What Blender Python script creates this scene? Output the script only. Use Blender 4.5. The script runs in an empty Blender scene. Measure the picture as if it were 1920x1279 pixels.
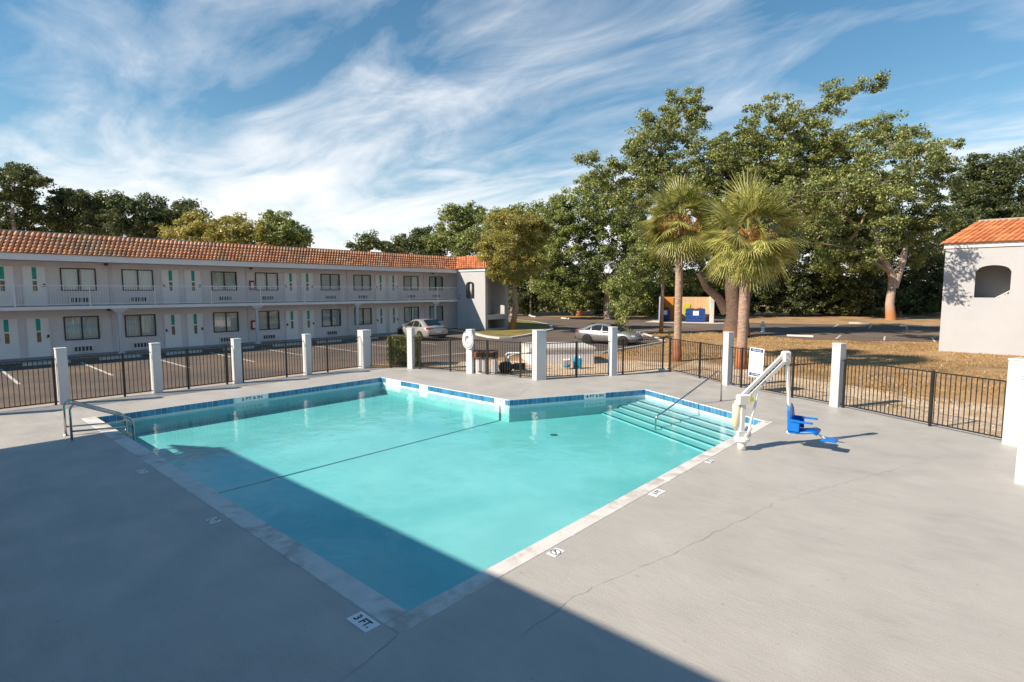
import bpy, bmesh, math, random
import numpy as np
from math import sin, cos, radians, pi, sqrt, atan2
from mathutils import Vector, Matrix
from mathutils.geometry import tessellate_polygon

random.seed(7); RNG = np.random.default_rng(11)
S = bpy.context.scene; C = S.collection

# ---------------------------------------------------------------- camera
F = 1033.0; PITCH = radians(5.3); AZ = radians(41.75); EYE = 3.5
cam = bpy.data.cameras.new("camera"); cam_o = bpy.data.objects.new("camera", cam); C.objects.link(cam_o)
cam.sensor_width = 36; cam.lens = 36 * F / 1920; cam.clip_end = 3000; cam.clip_start = 0.05
cam_o.location = (0, 0, EYE); cam_o.rotation_euler = (pi / 2 - PITCH, 0, AZ)
S.camera = cam_o
_fw = Vector((-sin(AZ) * cos(PITCH), cos(AZ) * cos(PITCH), -sin(PITCH))); _rt = Vector((cos(AZ), sin(AZ), 0)); _up = _rt.cross(_fw)
def at(px, py, depth):           # place seen at a photograph position, at a distance in metres -> world coordinates
    d = (_fw * F + _rt * (px - 960) - _up * (py - 639.5)) / F
    return Vector((0, 0, EYE)) + d * depth
def gnd(px, py, z=0.0):
    d = _fw * F + _rt * (px - 960) - _up * (py - 639.5)
    return Vector((0, 0, EYE)) + d * ((z - EYE) / d.z)

# ---------------------------------------------------------------- light
SUN_AZ = radians(26); SUN_EL = radians(35)
Lx, Ly = sin(SUN_AZ), cos(SUN_AZ)
sun = bpy.data.lights.new("sun", 'SUN'); sun.energy = 5.0; sun.angle = radians(0.5); sun.color = (1.0, 0.865, 0.70)
sun_o = bpy.data.objects.new("sun", sun); C.objects.link(sun_o)
sun_o.rotation_euler = Vector((Lx * cos(SUN_EL), Ly * cos(SUN_EL), -sin(SUN_EL))).to_track_quat('-Z', 'Y').to_euler()
S.view_settings.view_transform = 'Standard'; S.view_settings.look = 'None'
S.view_settings.exposure = 0.66; S.view_settings.gamma = 1.0

W = bpy.data.worlds.new("World"); S.world = W; W.use_nodes = True
nt = W.node_tree; nt.nodes.clear()
def N(t, ty, **kw):
    n = t.nodes.new(ty)
    for k, v in kw.items():
        if k in ('operation', 'blend_type', 'data_type', 'sky_type', 'sun_disc', 'sun_elevation', 'sun_rotation', 'air_density', 'dust_density', 'ozone_density', 'altitude', 'noise_dimensions', 'feature', 'vector_type', 'use_clamp', 'distance', 'normalize', 'noise_type'):
            setattr(n, k, v)
        else: n.inputs[k].default_value = v
    return n
out = N(nt, 'ShaderNodeOutputWorld'); bg = N(nt, 'ShaderNodeBackground', Strength=0.1)
sky = N(nt, 'ShaderNodeTexSky', sky_type='NISHITA', sun_disc=False, sun_elevation=SUN_EL, sun_rotation=pi + SUN_AZ, air_density=1.15, dust_density=0.0, ozone_density=2.0)
tc = N(nt, 'ShaderNodeTexCoord')
sep = N(nt, 'ShaderNodeSeparateXYZ'); nt.links.new(tc.outputs['Generated'], sep.inputs[0])
zz = N(nt, 'ShaderNodeMath', operation='MAXIMUM'); zz.inputs[1].default_value = 0.0; nt.links.new(sep.outputs[2], zz.inputs[0])
za = N(nt, 'ShaderNodeMath', operation='ADD'); za.inputs[1].default_value = 0.14; nt.links.new(zz.outputs[0], za.inputs[0])
dv = N(nt, 'ShaderNodeVectorMath', operation='DIVIDE'); nt.links.new(tc.outputs['Generated'], dv.inputs[0])
cmb = N(nt, 'ShaderNodeCombineXYZ', Z=1.0); nt.links.new(za.outputs[0], cmb.inputs[0]); nt.links.new(za.outputs[0], cmb.inputs[1]); nt.links.new(cmb.outputs[0], dv.inputs[1])
mp = N(nt, 'ShaderNodeMapping', Rotation=(0, 0, radians(14)), Scale=(0.8, 1.35, 0.0)); nt.links.new(dv.outputs[0], mp.inputs[0])
def noise(t, vec, scale, detail, rough=0.5, dist=0.0):
    n = N(t, 'ShaderNodeTexNoise', Scale=scale, Detail=detail, Roughness=rough, Distortion=dist); t.links.new(vec, n.inputs['Vector']); return n.outputs['Fac']
def ramp(t, fac, stops):
    r = t.nodes.new('ShaderNodeValToRGB'); t.links.new(fac, r.inputs[0])
    el = r.color_ramp.elements
    while len(el) < len(stops): el.new(0.5)
    for e, (p, c) in zip(el, stops): e.position = p; e.color = (c[0], c[1], c[2], 1) if hasattr(c, '__len__') else (c, c, c, 1)
    return r.outputs[0]
def mth(t, op, a, b=None):
    n = t.nodes.new('ShaderNodeMath'); n.operation = op
    for i, v in enumerate((a, b)):
        if v is None: continue
        if isinstance(v, (int, float)): n.inputs[i].default_value = v
        else: t.links.new(v, n.inputs[i])
    return n.outputs[0]
c1 = noise(nt, mp.outputs[0], 1.5, 9, 0.58, 0.9)
mp2 = N(nt, 'ShaderNodeMapping', Rotation=(0, 0, radians(24)), Scale=(0.8, 2.6, 0.0), Location=(3.1, 1.7, 0)); nt.links.new(dv.outputs[0], mp2.inputs[0])
c2 = noise(nt, mp2.outputs[0], 2.4, 8, 0.6, 0.6)
sp2 = N(nt, 'ShaderNodeSeparateXYZ'); nt.links.new(dv.outputs[0], sp2.inputs[0])
wob = mth(nt, 'MULTIPLY', mth(nt, 'SUBTRACT', noise(nt, dv.outputs[0], 1.3, 3), 0.5), 0.12)
by = ramp(nt, mth(nt, 'ADD', mth(nt, 'MULTIPLY', sp2.outputs[1], 0.25), wob), [(0.0, 0.0), (0.06, 0.08), (0.16, 0.40), (0.24, 0.26), (0.345, 0.80), (0.43, 0.34), (0.62, 0.30), (1.0, 0.40)])
bx_ = ramp(nt, mth(nt, 'ADD', mth(nt, 'MULTIPLY', sp2.outputs[0], -0.25), wob), [(0.0, 0.35), (0.12, 0.55), (0.26, 1.0), (1.0, 1.0)])
hor = ramp(nt, sep.outputs[2], [(0.0, 0.36), (0.12, 0.24), (0.24, 0.07), (0.36, 0.0)])
sm = mth(nt, 'ADD', mth(nt, 'MULTIPLY', c1, 0.62), mth(nt, 'MULTIPLY', c2, 0.20))
sm = mth(nt, 'ADD', sm, mth(nt, 'MULTIPLY', mth(nt, 'MULTIPLY', by, bx_), 0.26)); sm = mth(nt, 'ADD', sm, hor)
cl = ramp(nt, sm, [(0.47, 0.0), (0.57, 0.22), (0.68, 0.60), (0.82, 0.95)])
hs = N(nt, 'ShaderNodeHueSaturation', Hue=0.49, Saturation=1.22, Value=0.82); nt.links.new(sky.outputs[0], hs.inputs['Color'])
mx = nt.nodes.new('ShaderNodeMix'); mx.data_type = 'RGBA'; mx.inputs[7].default_value = (6.9, 6.95, 7.1, 1)
nt.links.new(cl, mx.inputs[0]); nt.links.new(hs.outputs[0], mx.inputs[6])
nt.links.new(mx.outputs[2], bg.inputs[0]); nt.links.new(bg.outputs[0], out.inputs[0])

# ---------------------------------------------------------------- materials
def newmat(name):
    m = bpy.data.materials.new(name); m.use_nodes = True; t = m.node_tree
    b = t.nodes['Principled BSDF']; return m, t, b
def M(name, c, c2=None, scale=3.0, rough=0.7, bump=0.0, bscale=None, metal=0.0, spec=0.4, detail=5, c3=None, s3=0.4, island=0.0):
    m, t, b = newmat(name)
    b.inputs['Roughness'].default_value = rough; b.inputs['Metallic'].default_value = metal; b.inputs['Specular IOR Level'].default_value = spec
    tcn = t.nodes.new('ShaderNodeTexCoord'); vec = tcn.outputs['Object']
    if c2 is None: b.inputs['Base Color'].default_value = (*c, 1); col = None
    else:
        col = ramp(t, noise(t, vec, scale, detail, 0.6), [(0.36, c), (0.64, c2)])
        if c3 is not None:
            f = ramp(t, noise(t, vec, s3, 4, 0.6, 0.4), [(0.5, 0.0), (0.66, 1.0)])
            x = t.nodes.new('ShaderNodeMix'); x.data_type = 'RGBA'; t.links.new(f, x.inputs[0]); t.links.new(col, x.inputs[6]); x.inputs[7].default_value = (*c3, 1); col = x.outputs[2]
        if island:
            g = t.nodes.new('ShaderNodeNewGeometry'); h = t.nodes.new('ShaderNodeHueSaturation')
            v = mth(t, 'ADD', mth(t, 'MULTIPLY', g.outputs['Random Per Island'], 2 * island), 1 - island)
            t.links.new(v, h.inputs['Value']); t.links.new(col, h.inputs['Color']); col = h.outputs[0]
        t.links.new(col, b.inputs['Base Color'])
    if bump:
        bn = t.nodes.new('ShaderNodeBump'); bn.inputs['Strength'].default_value = bump; bn.inputs['Distance'].default_value = 0.02
        t.links.new(noise(t, vec, bscale or scale * 6, 4, 0.65), bn.inputs['Height']); t.links.new(bn.outputs[0], b.inputs['Normal'])
    return m
def leafmat(name, c, c2, trans=0.4, var=0.45):
    m, t, b = newmat(name); b.inputs['Roughness'].default_value = 0.42; b.inputs['Specular IOR Level'].default_value = 0.5
    tcn = t.nodes.new('ShaderNodeTexCoord'); g = t.nodes.new('ShaderNodeNewGeometry')
    col = ramp(t, mth(t, 'ADD', mth(t, 'MULTIPLY', noise(t, tcn.outputs['Object'], 0.5, 3), 0.5), mth(t, 'MULTIPLY', g.outputs['Random Per Island'], 0.5)), [(0.3, c), (0.7, c2)])
    t.links.new(col, b.inputs['Base Color'])
    tr = t.nodes.new('ShaderNodeBsdfTranslucent'); t.links.new(col, tr.inputs['Color'])
    ms = t.nodes.new('ShaderNodeMixShader'); ms.inputs[0].default_value = trans
    t.links.new(b.outputs[0], ms.inputs[1]); t.links.new(tr.outputs[0], ms.inputs[2]); t.links.new(ms.outputs[0], t.nodes['Material Output'].inputs[0])
    return m
MT = {}
MT['deck'] = M('deck_paint', (.375, .355, .325), (.45, .43, .395), 1.1, 0.62, 0.5, 60, c3=(.35, .335, .315), s3=0.35)
def deckmat():
    m, t, b = newmat('deck_paint'); b.inputs['Roughness'].default_value = 0.6; b.inputs['Specular IOR Level'].default_value = 0.35
    vec = t.nodes.new('ShaderNodeTexCoord').outputs['Object']
    mpn = N(t, 'ShaderNodeMapping', Rotation=(0, 0, .5), Scale=(1.0, 3.5, 1)); t.links.new(vec, mpn.inputs[0])
    f = mth(t, 'ADD', mth(t, 'MULTIPLY', noise(t, vec, 0.55, 6, 0.62, 0.8), 0.5), mth(t, 'MULTIPLY', noise(t, mpn.outputs[0], 1.6, 6, 0.65, 0.5), 0.3)); f = mth(t, 'ADD', f, mth(t, 'MULTIPLY', noise(t, vec, 55, 3, 0.7), 0.2))
    col = ramp(t, f, [(0.34, (.36, .345, .325)), (0.46, (.42, .402, .372)), (0.54, (.445, .426, .393)), (0.66, (.48, .461, .427))])  # streaky tones: brush marks, plus sky sheen put into the paint colour
    sp_ = ramp(t, noise(t, vec, 9, 2, 0.5), [(0.70, 0.0), (0.76, 0.55)])
    x = t.nodes.new('ShaderNodeMix'); x.data_type = 'RGBA'; t.links.new(sp_, x.inputs[0]); t.links.new(col, x.inputs[6]); x.inputs[7].default_value = (.30, .27, .235, 1)
    t.links.new(x.outputs[2], b.inputs['Base Color'])
    rr = ramp(t, noise(t, vec, 1.2, 4), [(0.35, .33), (0.62, .62)]); t.links.new(rr, b.inputs['Roughness'])
    bn = t.nodes.new('ShaderNodeBump'); bn.inputs['Strength'].default_value = 0.35; bn.inputs['Distance'].default_value = 0.02
    t.links.new(mth(t, 'ADD', noise(t, vec, 60, 4, 0.65), mth(t, 'MULTIPLY', noise(t, mpn.outputs[0], 6, 3), .6)), bn.inputs['Height']); t.links.new(bn.outputs[0], b.inputs['Normal']); return m
MT['deck'] = deckmat()
MT['coping'] = M('coping_concrete', (.64, .61, .575), (.73, .70, .665), 3.2, 0.75, 0.3, 40, c3=(.47, .42, .38), s3=1.9)
MT['crack'] = M('crack_fill', (.33, .315, .295), (.38, .365, .34), 9, 0.8)
MT['white'] = M('white_paint', (.59, .59, .60), (.54, .54, .55), 1.3, 0.6, 0.25, 30)
MT['stucco'] = M('white_stucco', (.445, .45, .47), (.415, .42, .44), 0.6, 0.8, 0.5, 45)
MT['wallgrey'] = M('grey_beige_stucco', (.68, .64, .635), (.74, .70, .695), 0.8, 0.8, 0.4, 40)
MT['trim'] = M('trim_paint', (.80, .79, .79), (.75, .745, .75), 1.0, 0.55)
MT['black'] = M('black_metal', (.012, .012, .013), (.022, .022, .022), 6, 0.4)
MT['darkframe'] = M('dark_frame', (.02, .025, .028), (.03, .035, .04), 5, 0.4)
MT['door'] = M('door_paint', (.84, .83, .82), (.80, .79, .79), 1.0, 0.5)
MT['teal'] = M('teal_panel', (.0, .30, .24), (.01, .38, .30), 6, 0.5)
MT['amber'] = M('amber_panel', (.42, .22, .05), (.08, .10, .07), 9, 0.5)
MT['steel'] = M('stainless_steel', (.45, .44, .42), (.55, .53, .50), 6, 0.25, metal=1.0)
MT['tile'] = M('blue_tile', (.03, .16, .31), (.05, .22, .40), 3, 0.2, spec=0.5, island=0.25)
MT['grout'] = M('pale_grout', (.55, .62, .66), (.63, .69, .71), 3, 0.6)
MT['terra'] = M('terracotta', (.58, .22, .095), (.48, .165, .07), 1.2, 0.75, 0.3, 30, island=0.3)
MT['terra_old'] = M('terracotta_weathered', (.62, .26, .125), (.74, .35, .18), 1.0, 0.75, 0.3, 30, c3=(.52, .32, .19), s3=0.5, island=0.3)
MT['asphalt'] = M('asphalt', (.098, .080, .068), (.145, .115, .095), 0.55, 0.9, 0.8, 50, c3=(.21, .145, .10), s3=0.12)
MT['asphalt2'] = M('old_asphalt', (.13, .10, .085), (.17, .125, .10), 0.5, 0.9, 0.8, 50)
MT['line'] = M('line_paint', (.66, .64, .60), (.42, .40, .37), 5, 0.8)
MT['kerb'] = M('kerb_concrete', (.60, .58, .55), (.50, .48, .45), 2, 0.8, 0.3)
MT['walk'] = M('walk_concrete', (.30, .30, .29), (.36, .355, .35), 1, 0.8, 0.2)
MT['grass'] = M('dry_grass_soil', (.33, .20, .095), (.45, .29, .14), 0.9, 0.95, 1.0, 25, c3=(.19, .115, .055), s3=0.22)  # darker brown patches put tree shadow and dapple into the grass colour
MT['green'] = M('green_lawn', (.13, .12, .03), (.30, .22, .07), 0.7, 0.95, 1.0, 25)
MT['gravel'] = M('shell_gravel', (.46, .33, .21), (.62, .50, .37), 6, 0.95, 1.0, 22, c3=(.36, .23, .11), s3=0.6)
MT['stone'] = M('pebble', (.46, .36, .26), (.58, .49, .39), 4, 0.8, island=0.4)
MT['bark'] = M('oak_bark', (.26, .20, .155), (.40, .33, .27), 3, 0.95, 1.0, 12)
MT['bark2'] = M('pale_bark', (.28, .20, .15), (.40, .30, .23), 3, 0.95, 1.0, 12)
MT['oak'] = leafmat('oak_leaves', (.060, .095, .024), (.43, .46, .15))
MT['oak2'] = leafmat('dark_leaves', (.036, .062, .024), (.20, .235, .085))
MT['yell'] = leafmat('yellow_green_leaves', (.22, .215, .045), (.56, .49, .14))
MT['mid'] = leafmat('mid_green_leaves', (.070, .115, .028), (.44, .48, .15))
MT['hedge'] = leafmat('hedge_leaves', (.10, .13, .025), (.36, .35, .10))
MT['moss'] = leafmat('grey_moss', (.12, .12, .09), (.22, .21, .16))
MT['palm'] = leafmat('palm_fronds', (.16, .18, .038), (.52, .49, .16), 0.3)
MT['palmdead'] = leafmat('dead_palm', (.45, .20, .05), (.58, .31, .10), 0.2)
MT['plastic_blue'] = M('blue_plastic', (.0, .13, .50), (.0, .16, .56), 4, 0.35)
MT['white_metal'] = M('white_powder_coat', (.78, .76, .73), (.72, .70, .67), 4, 0.4)
MT['cream'] = M('cream_plastic', (.70, .58, .42), (.74, .63, .47), 4, 0.5)
MT['signwhite'] = M('sign_white', (.82, .82, .82), (.78, .78, .79), 4, 0.4)
MT['navy'] = M('navy_ink', (.01, .035, .16), (.012, .045, .19), 4, 0.5)
MT['ink'] = M('black_ink', (.015, .015, .02), None, rough=0.5)
MT['greyink'] = M('faded_ink', (.55, .56, .58), None, rough=0.6)
MT['dumpblue'] = M('dumpster_blue', (.01, .045, .20), (.015, .06, .26), 3, 0.5)
MT['rust'] = M('rusty_brown', (.17, .07, .04), (.26, .11, .06), 4, 0.8)
MT['tan'] = M('tan_boards', (.56, .37, .19), (.64, .44, .24), 1.5, 0.8)
MT['orange'] = M('orange_board', (.62, .24, .03), (.55, .20, .03), 2, 0.7)
MT['lime'] = M('lime_board', (.50, .50, .05), (.44, .45, .04), 2, 0.7)
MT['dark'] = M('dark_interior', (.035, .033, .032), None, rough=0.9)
MT['inner'] = M('grey_inner_wall', (.42, .405, .39), (.47, .455, .44), 1, 0.85)
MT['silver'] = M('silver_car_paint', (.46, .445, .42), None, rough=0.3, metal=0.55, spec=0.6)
MT['silver_shade'] = M('silver_car_paint_shade_tone', (.30, .295, .29), (.22, .215, .21), 2, rough=0.3, metal=0.5, spec=0.6)  # silver paint in a darker tone, tree shade put into the colour
MT['tyre'] = M('tyre_rubber', (.012, .012, .012), None, rough=0.8)
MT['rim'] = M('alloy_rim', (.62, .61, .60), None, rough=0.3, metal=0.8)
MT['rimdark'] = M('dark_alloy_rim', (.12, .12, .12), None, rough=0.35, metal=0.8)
MT['redlamp'] = M('red_lamp', (.40, .01, .012), None, rough=0.2)
MT['clearlamp'] = M('clear_lamp', (.65, .66, .68), None, rough=0.1)
MT['carglass'] = M('tinted_car_glass', (.012, .016, .018), None, rough=0.04, spec=0.8)
MT['red'] = M('red_box', (.36, .025, .02), (.30, .02, .02), 3, 0.5)
MT['curtain'] = M('curtain_cloth', (.82, .81, .80), (.76, .75, .75), 2, 0.9)
MT['yellow'] = M('yellow_label', (.60, .60, .02), None, rough=0.6)
MT['bucketblue'] = M('cyan_plastic', (.0, .26, .46), None, rough=0.4)
MT['acgrey'] = M('ac_grille', (.80, .79, .77), (.72, .71, .70), 3, 0.6)
MT['acdark'] = M('ac_louvre', (.05, .045, .045), (.09, .075, .07), 3, 0.6)
def glass():
    m, t, b = newmat('window_glass'); o = t.nodes['Material Output']
    gl = t.nodes.new('ShaderNodeBsdfGlossy'); gl.inputs['Roughness'].default_value = 0.02
    tr = t.nodes.new('ShaderNodeBsdfTransparent'); tr.inputs['Color'].default_value = (.86, .90, .90, 1)
    ge = t.nodes.new('ShaderNodeNewGeometry'); dp = t.nodes.new('ShaderNodeVectorMath'); dp.operation = 'DOT_PRODUCT'; t.links.new(ge.outputs['Incoming'], dp.inputs[0]); t.links.new(ge.outputs['Normal'], dp.inputs[1])
    fr = mth(t, 'ADD', mth(t, 'MULTIPLY', mth(t, 'POWER', mth(t, 'SUBTRACT', 1.0, mth(t, 'ABSOLUTE', dp.outputs['Value'])), 5.0), 0.9), 0.06)
    ms = t.nodes.new('ShaderNodeMixShader'); t.links.new(fr, ms.inputs[0]); t.links.new(tr.outputs[0], ms.inputs[1]); t.links.new(gl.outputs[0], ms.inputs[2]); t.links.new(ms.outputs[0], o.inputs[0]); return m
MT['glass'] = glass()
def trunk_mat(name, base, base2, stain, z0, z1):
    m, t, b = newmat(name); b.inputs['Roughness'].default_value = 0.95
    tcn = t.nodes.new('ShaderNodeTexCoord'); sp = t.nodes.new('ShaderNodeSeparateXYZ'); t.links.new(tcn.outputs['Object'], sp.inputs[0])
    mpn = N(t, 'ShaderNodeMapping', Scale=(3, 3, 9)); t.links.new(tcn.outputs['Object'], mpn.inputs[0])
    nz = noise(t, mpn.outputs[0], 1.6, 5, 0.6)
    col = ramp(t, nz, [(0.35, base), (0.65, base2)])
    f = N(t, 'ShaderNodeMapRange'); f.inputs['From Min'].default_value = z0; f.inputs['From Max'].default_value = z1; f.inputs['To Min'].default_value = 1; f.inputs['To Max'].default_value = 0
    t.links.new(mth(t, 'ADD', sp.outputs[2], mth(t, 'MULTIPLY', nz, 0.5)), f.inputs['Value'])
    x = t.nodes.new('ShaderNodeMix'); x.data_type = 'RGBA'; t.links.new(f.outputs[0], x.inputs[0]); t.links.new(col, x.inputs[6]); x.inputs[7].default_value = (*stain, 1)
    t.links.new(x.outputs[2], b.inputs['Base Color'])
    bn = t.nodes.new('ShaderNodeBump'); bn.inputs['Strength'].default_value = 1; bn.inputs['Distance'].default_value = 0.05; t.links.new(nz, bn.inputs['Height']); t.links.new(bn.outputs[0], b.inputs['Normal'])
    return m
MT['palmtrunk'] = trunk_mat('palm_trunk_bark', (.27, .18, .13), (.42, .30, .23), (.36, .14, .065), 1.0, 1.5)
MT['oaktrunk'] = trunk_mat('dark_oak_bark', (.085, .055, .04), (.17, .115, .085), (.26, .10, .05), 0.1, 1.2)
MT['staintrunk'] = trunk_mat('stained_trunk_bark', (.31, .22, .165), (.46, .35, .275), (.38, .16, .06), 0.9, 2.2)
def watermat():
    m, t, b = newmat('pool_water'); o = t.nodes['Material Output']
    gl = t.nodes.new('ShaderNodeBsdfGlossy'); gl.inputs['Roughness'].default_value = 0.015
    tr = t.nodes.new('ShaderNodeBsdfTransparent')
    tcn = t.nodes.new('ShaderNodeTexCoord')
    h = mth(t, 'ADD', mth(t, 'MULTIPLY', noise(t, tcn.outputs['Object'], 2.2, 3, 0.5, 0.6), 1.0), mth(t, 'MULTIPLY', noise(t, tcn.outputs['Object'], 9.0, 2), 0.12))
    rip = None
    for cx, cy in ((-6.9, 7.2), (-6.0, 5.2), (-10.5, 9.0)):
        v = t.nodes.new('ShaderNodeVectorMath'); v.operation = 'DISTANCE'; t.links.new(tcn.outputs['Object'], v.inputs[0]); v.inputs[1].default_value = (cx, cy, -.2)
        mk_ = ramp(t, mth(t, 'MULTIPLY', v.outputs['Value'], .5), [(0.1, 1.0), (0.5, 0.0)]); w_ = mth(t, 'MULTIPLY', mth(t, 'SINE', mth(t, 'MULTIPLY', v.outputs['Value'], 38.0)), .03)
        q_ = mth(t, 'MULTIPLY', mk_, mth(t, 'ADD', w_, mth(t, 'MULTIPLY', noise(t, tcn.outputs['Object'], 14.0, 3), .30))); rip = q_ if rip is None else mth(t, 'ADD', rip, q_)
    h = mth(t, 'ADD', h, rip)
    bn = t.nodes.new('ShaderNodeBump'); bn.inputs['Strength'].default_value = 0.2; bn.inputs['Distance'].default_value = 0.05; t.links.new(h, bn.inputs['Height'])
    t.links.new(bn.outputs[0], gl.inputs['Normal'])
    ge = t.nodes.new('ShaderNodeNewGeometry'); dp = t.nodes.new('ShaderNodeVectorMath'); dp.operation = 'DOT_PRODUCT'; t.links.new(ge.outputs['Incoming'], dp.inputs[0]); t.links.new(bn.outputs[0], dp.inputs[1])
    fr = mth(t, 'ADD', mth(t, 'MULTIPLY', mth(t, 'POWER', mth(t, 'SUBTRACT', 1.0, mth(t, 'ABSOLUTE', dp.outputs['Value'])), 5.0), 0.88), 0.02)
    ms = t.nodes.new('ShaderNodeMixShader'); t.links.new(fr, ms.inputs[0]); t.links.new(tr.outputs[0], ms.inputs[1]); t.links.new(gl.outputs[0], ms.inputs[2]); t.links.new(ms.outputs[0], o.inputs[0])
    va = t.nodes.new('ShaderNodeVolumeAbsorption'); va.inputs['Color'].default_value = (0.0, 0.93, 0.92, 1); va.inputs['Density'].default_value = 0.50
    t.links.new(va.outputs[0], o.inputs['Volume']); return m
MT['water'] = watermat()
MT['plaster'] = M('pool_plaster', (.46, .55, .57), (.58, .63, .645), 0.6, 0.8, c3=(.39, .52, .545), s3=0.32)
MT['nosing'] = M('dark_nosing', (.03, .12, .17), None, rough=0.4)

# ---------------------------------------------------------------- helpers
class MB:
    def __init__(s): s.v = []; s.f = []
    def add(s, vs, fs):
        b = len(s.v); s.v += [tuple(v) for v in vs]; s.f += [tuple(i + b for i in f) for f in fs]; return s
    def box(s, x0, y0, z0, x1, y1, z1, mat=None):
        vs = [(x0, y0, z0), (x1, y0, z0), (x1, y1, z0), (x0, y1, z0), (x0, y0, z1), (x1, y0, z1), (x1, y1, z1), (x0, y1, z1)]
        if mat is not None: vs = [mat @ Vector(v) for v in vs]
        return s.add(vs, [(3, 2, 1, 0), (4, 5, 6, 7), (0, 1, 5, 4), (1, 2, 6, 5), (2, 3, 7, 6), (3, 0, 4, 7)])
    def cbox(s, x0, y0, z0, x1, y1, z1, c=0.02, mat=None):      # box with chamfered upright edges and top
        p = [(x0 + c, y0), (x1 - c, y0), (x1, y0 + c), (x1, y1 - c), (x1 - c, y1), (x0 + c, y1), (x0, y1 - c), (x0, y0 + c)]
        cx, cy = (x0 + x1) / 2, (y0 + y1) / 2
        q = [(cx + (x - cx) * (1 - 2 * c / (x1 - x0)), cy + (y - cy) * (1 - 2 * c / (y1 - y0))) for x, y in p]
        vs = [(x, y, z0) for x, y in p] + [(x, y, z1 - c) for x, y in p] + [(x, y, z1) for x, y in q]
        if mat is not None: vs = [mat @ Vector(v) for v in vs]
        fs = [tuple(range(7, -1, -1)), tuple(range(16, 24))]
        for r in (0, 8): fs += [(r + i, r + (i + 1) % 8, r + 8 + (i + 1) % 8, r + 8 + i) for i in range(8)]
        return s.add(vs, fs)
    def prism(s, poly, z0, z1):
        n = len(poly); tri = tessellate_polygon([[Vector((x, y, 0)) for x, y in poly]])
        vs = [(x, y, z0) for x, y in poly] + [(x, y, z1) for x, y in poly]
        a = sum(poly[i][0] * poly[(i + 1) % n][1] - poly[(i + 1) % n][0] * poly[i][1] for i in range(n))
        fs = []
        for t in tri:
            t = tuple(t); A, B, D = [Vector((*poly[i], 0)) for i in t]
            if (B - A).cross(D - A).z < 0: t = t[::-1]
            fs.append(tuple(n + i for i in t)); fs.append(tuple(t[::-1]))
        for i in range(n):
            j = (i + 1) % n; fs.append((i, j, n + j, n + i) if a > 0 else (j, i, n + i, n + j))
        return s.add(vs, fs)
    def tube(s, pts, r, n=8, cap=True):
        pts = [Vector(p) for p in pts]; rs = r if hasattr(r, '__len__') else [r] * len(pts)
        vs = []; u = None
        for i, p in enumerate(pts):
            d = (pts[min(i + 1, len(pts) - 1)] - pts[max(i - 1, 0)])
            d = d.normalized() if d.length > 1e-9 else Vector((0, 0, 1))
            if u is None: u = d.orthogonal().normalized()
            u = (u - d * u.dot(d)); u = u.normalized() if u.length > 1e-6 else d.orthogonal().normalized()
            w = d.cross(u)
            vs += [p + (u * cos(2 * pi * k / n) + w * sin(2 * pi * k / n)) * rs[i] for k in range(n)]
        fs = [(i * n + k, i * n + (k + 1) % n, (i + 1) * n + (k + 1) % n, (i + 1) * n + k) for i in range(len(pts) - 1) for k in range(n)]
        if cap: fs += [tuple(range(n - 1, -1, -1)), tuple(range((len(pts) - 1) * n, len(pts) * n))]
        return s.add(vs, fs)
    def lathe(s, prof, n=20, mat=None):       # profile (r, z) round z
        vs = [(r * cos(2 * pi * k / n), r * sin(2 * pi * k / n), z) for r, z in prof for k in range(n)]
        if mat is not None: vs = [mat @ Vector(v) for v in vs]
        m = len(prof)
        fs = [(i * n + k, i * n + (k + 1) % n, (i + 1) * n + (k + 1) % n, (i + 1) * n + k) for i in range(m - 1) for k in range(n)]
        fs += [tuple(range(n - 1, -1, -1)), tuple(range((m - 1) * n, m * n))]
        return s.add(vs, fs)
    def beam(s, a, b, w, h, up=(0, 0, 1)):   # rectangular bar from a to b
        a, b = Vector(a), Vector(b); d = (b - a).normalized(); x = d.cross(Vector(up))
        x = x.normalized() if x.length > 1e-6 else d.orthogonal().normalized(); z = x.cross(d)
        m = Matrix((x, d, z)).transposed().to_4x4(); m.translation = a
        return s.box(-w / 2, 0, -h / 2, w / 2, (b - a).length, h / 2, m)
    def build(s, name, mat, parent=None, smooth=False, loc=None, kind=None):
        me = bpy.data.meshes.new(name); me.from_pydata([tuple(v) for v in s.v], [], s.f)
        me.materials.append(MT[mat] if isinstance(mat, str) else mat)
        if smooth: me.shade_smooth()
        o = bpy.data.objects.new(name, me); C.objects.link(o)
        if parent is not None: o.parent = parent
        if loc is not None: o.location = loc
        if kind: o['kind'] = kind
        return o
def tag(o, label, cat, group=None, kind=None):
    o['label'] = label; o['category'] = cat
    if group: o['group'] = group
    if kind: o['kind'] = kind
    return o
def thing(name, label, cat, loc=(0, 0, 0), rz=0, group=None):
    o = bpy.data.objects.new(name, None); C.objects.link(o); o.location = loc; o.rotation_euler = (0, 0, rz); o.empty_display_size = 0.2
    return tag(o, label, cat, group)
KIDS = {}
def dup(root, loc=None, rz=None, label=None, parent=None):
    c = root.copy(); C.objects.link(c)
    if parent is not None: c.parent = parent
    if loc is not None: c.location = loc
    if rz is not None: c.rotation_euler = (0, 0, rz)
    if label: c['label'] = label
    for ch in list(root.children): dup(ch, parent=c)
    return c
def struct(mb, name, mat): return mb.build(name, mat, kind='structure')
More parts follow.
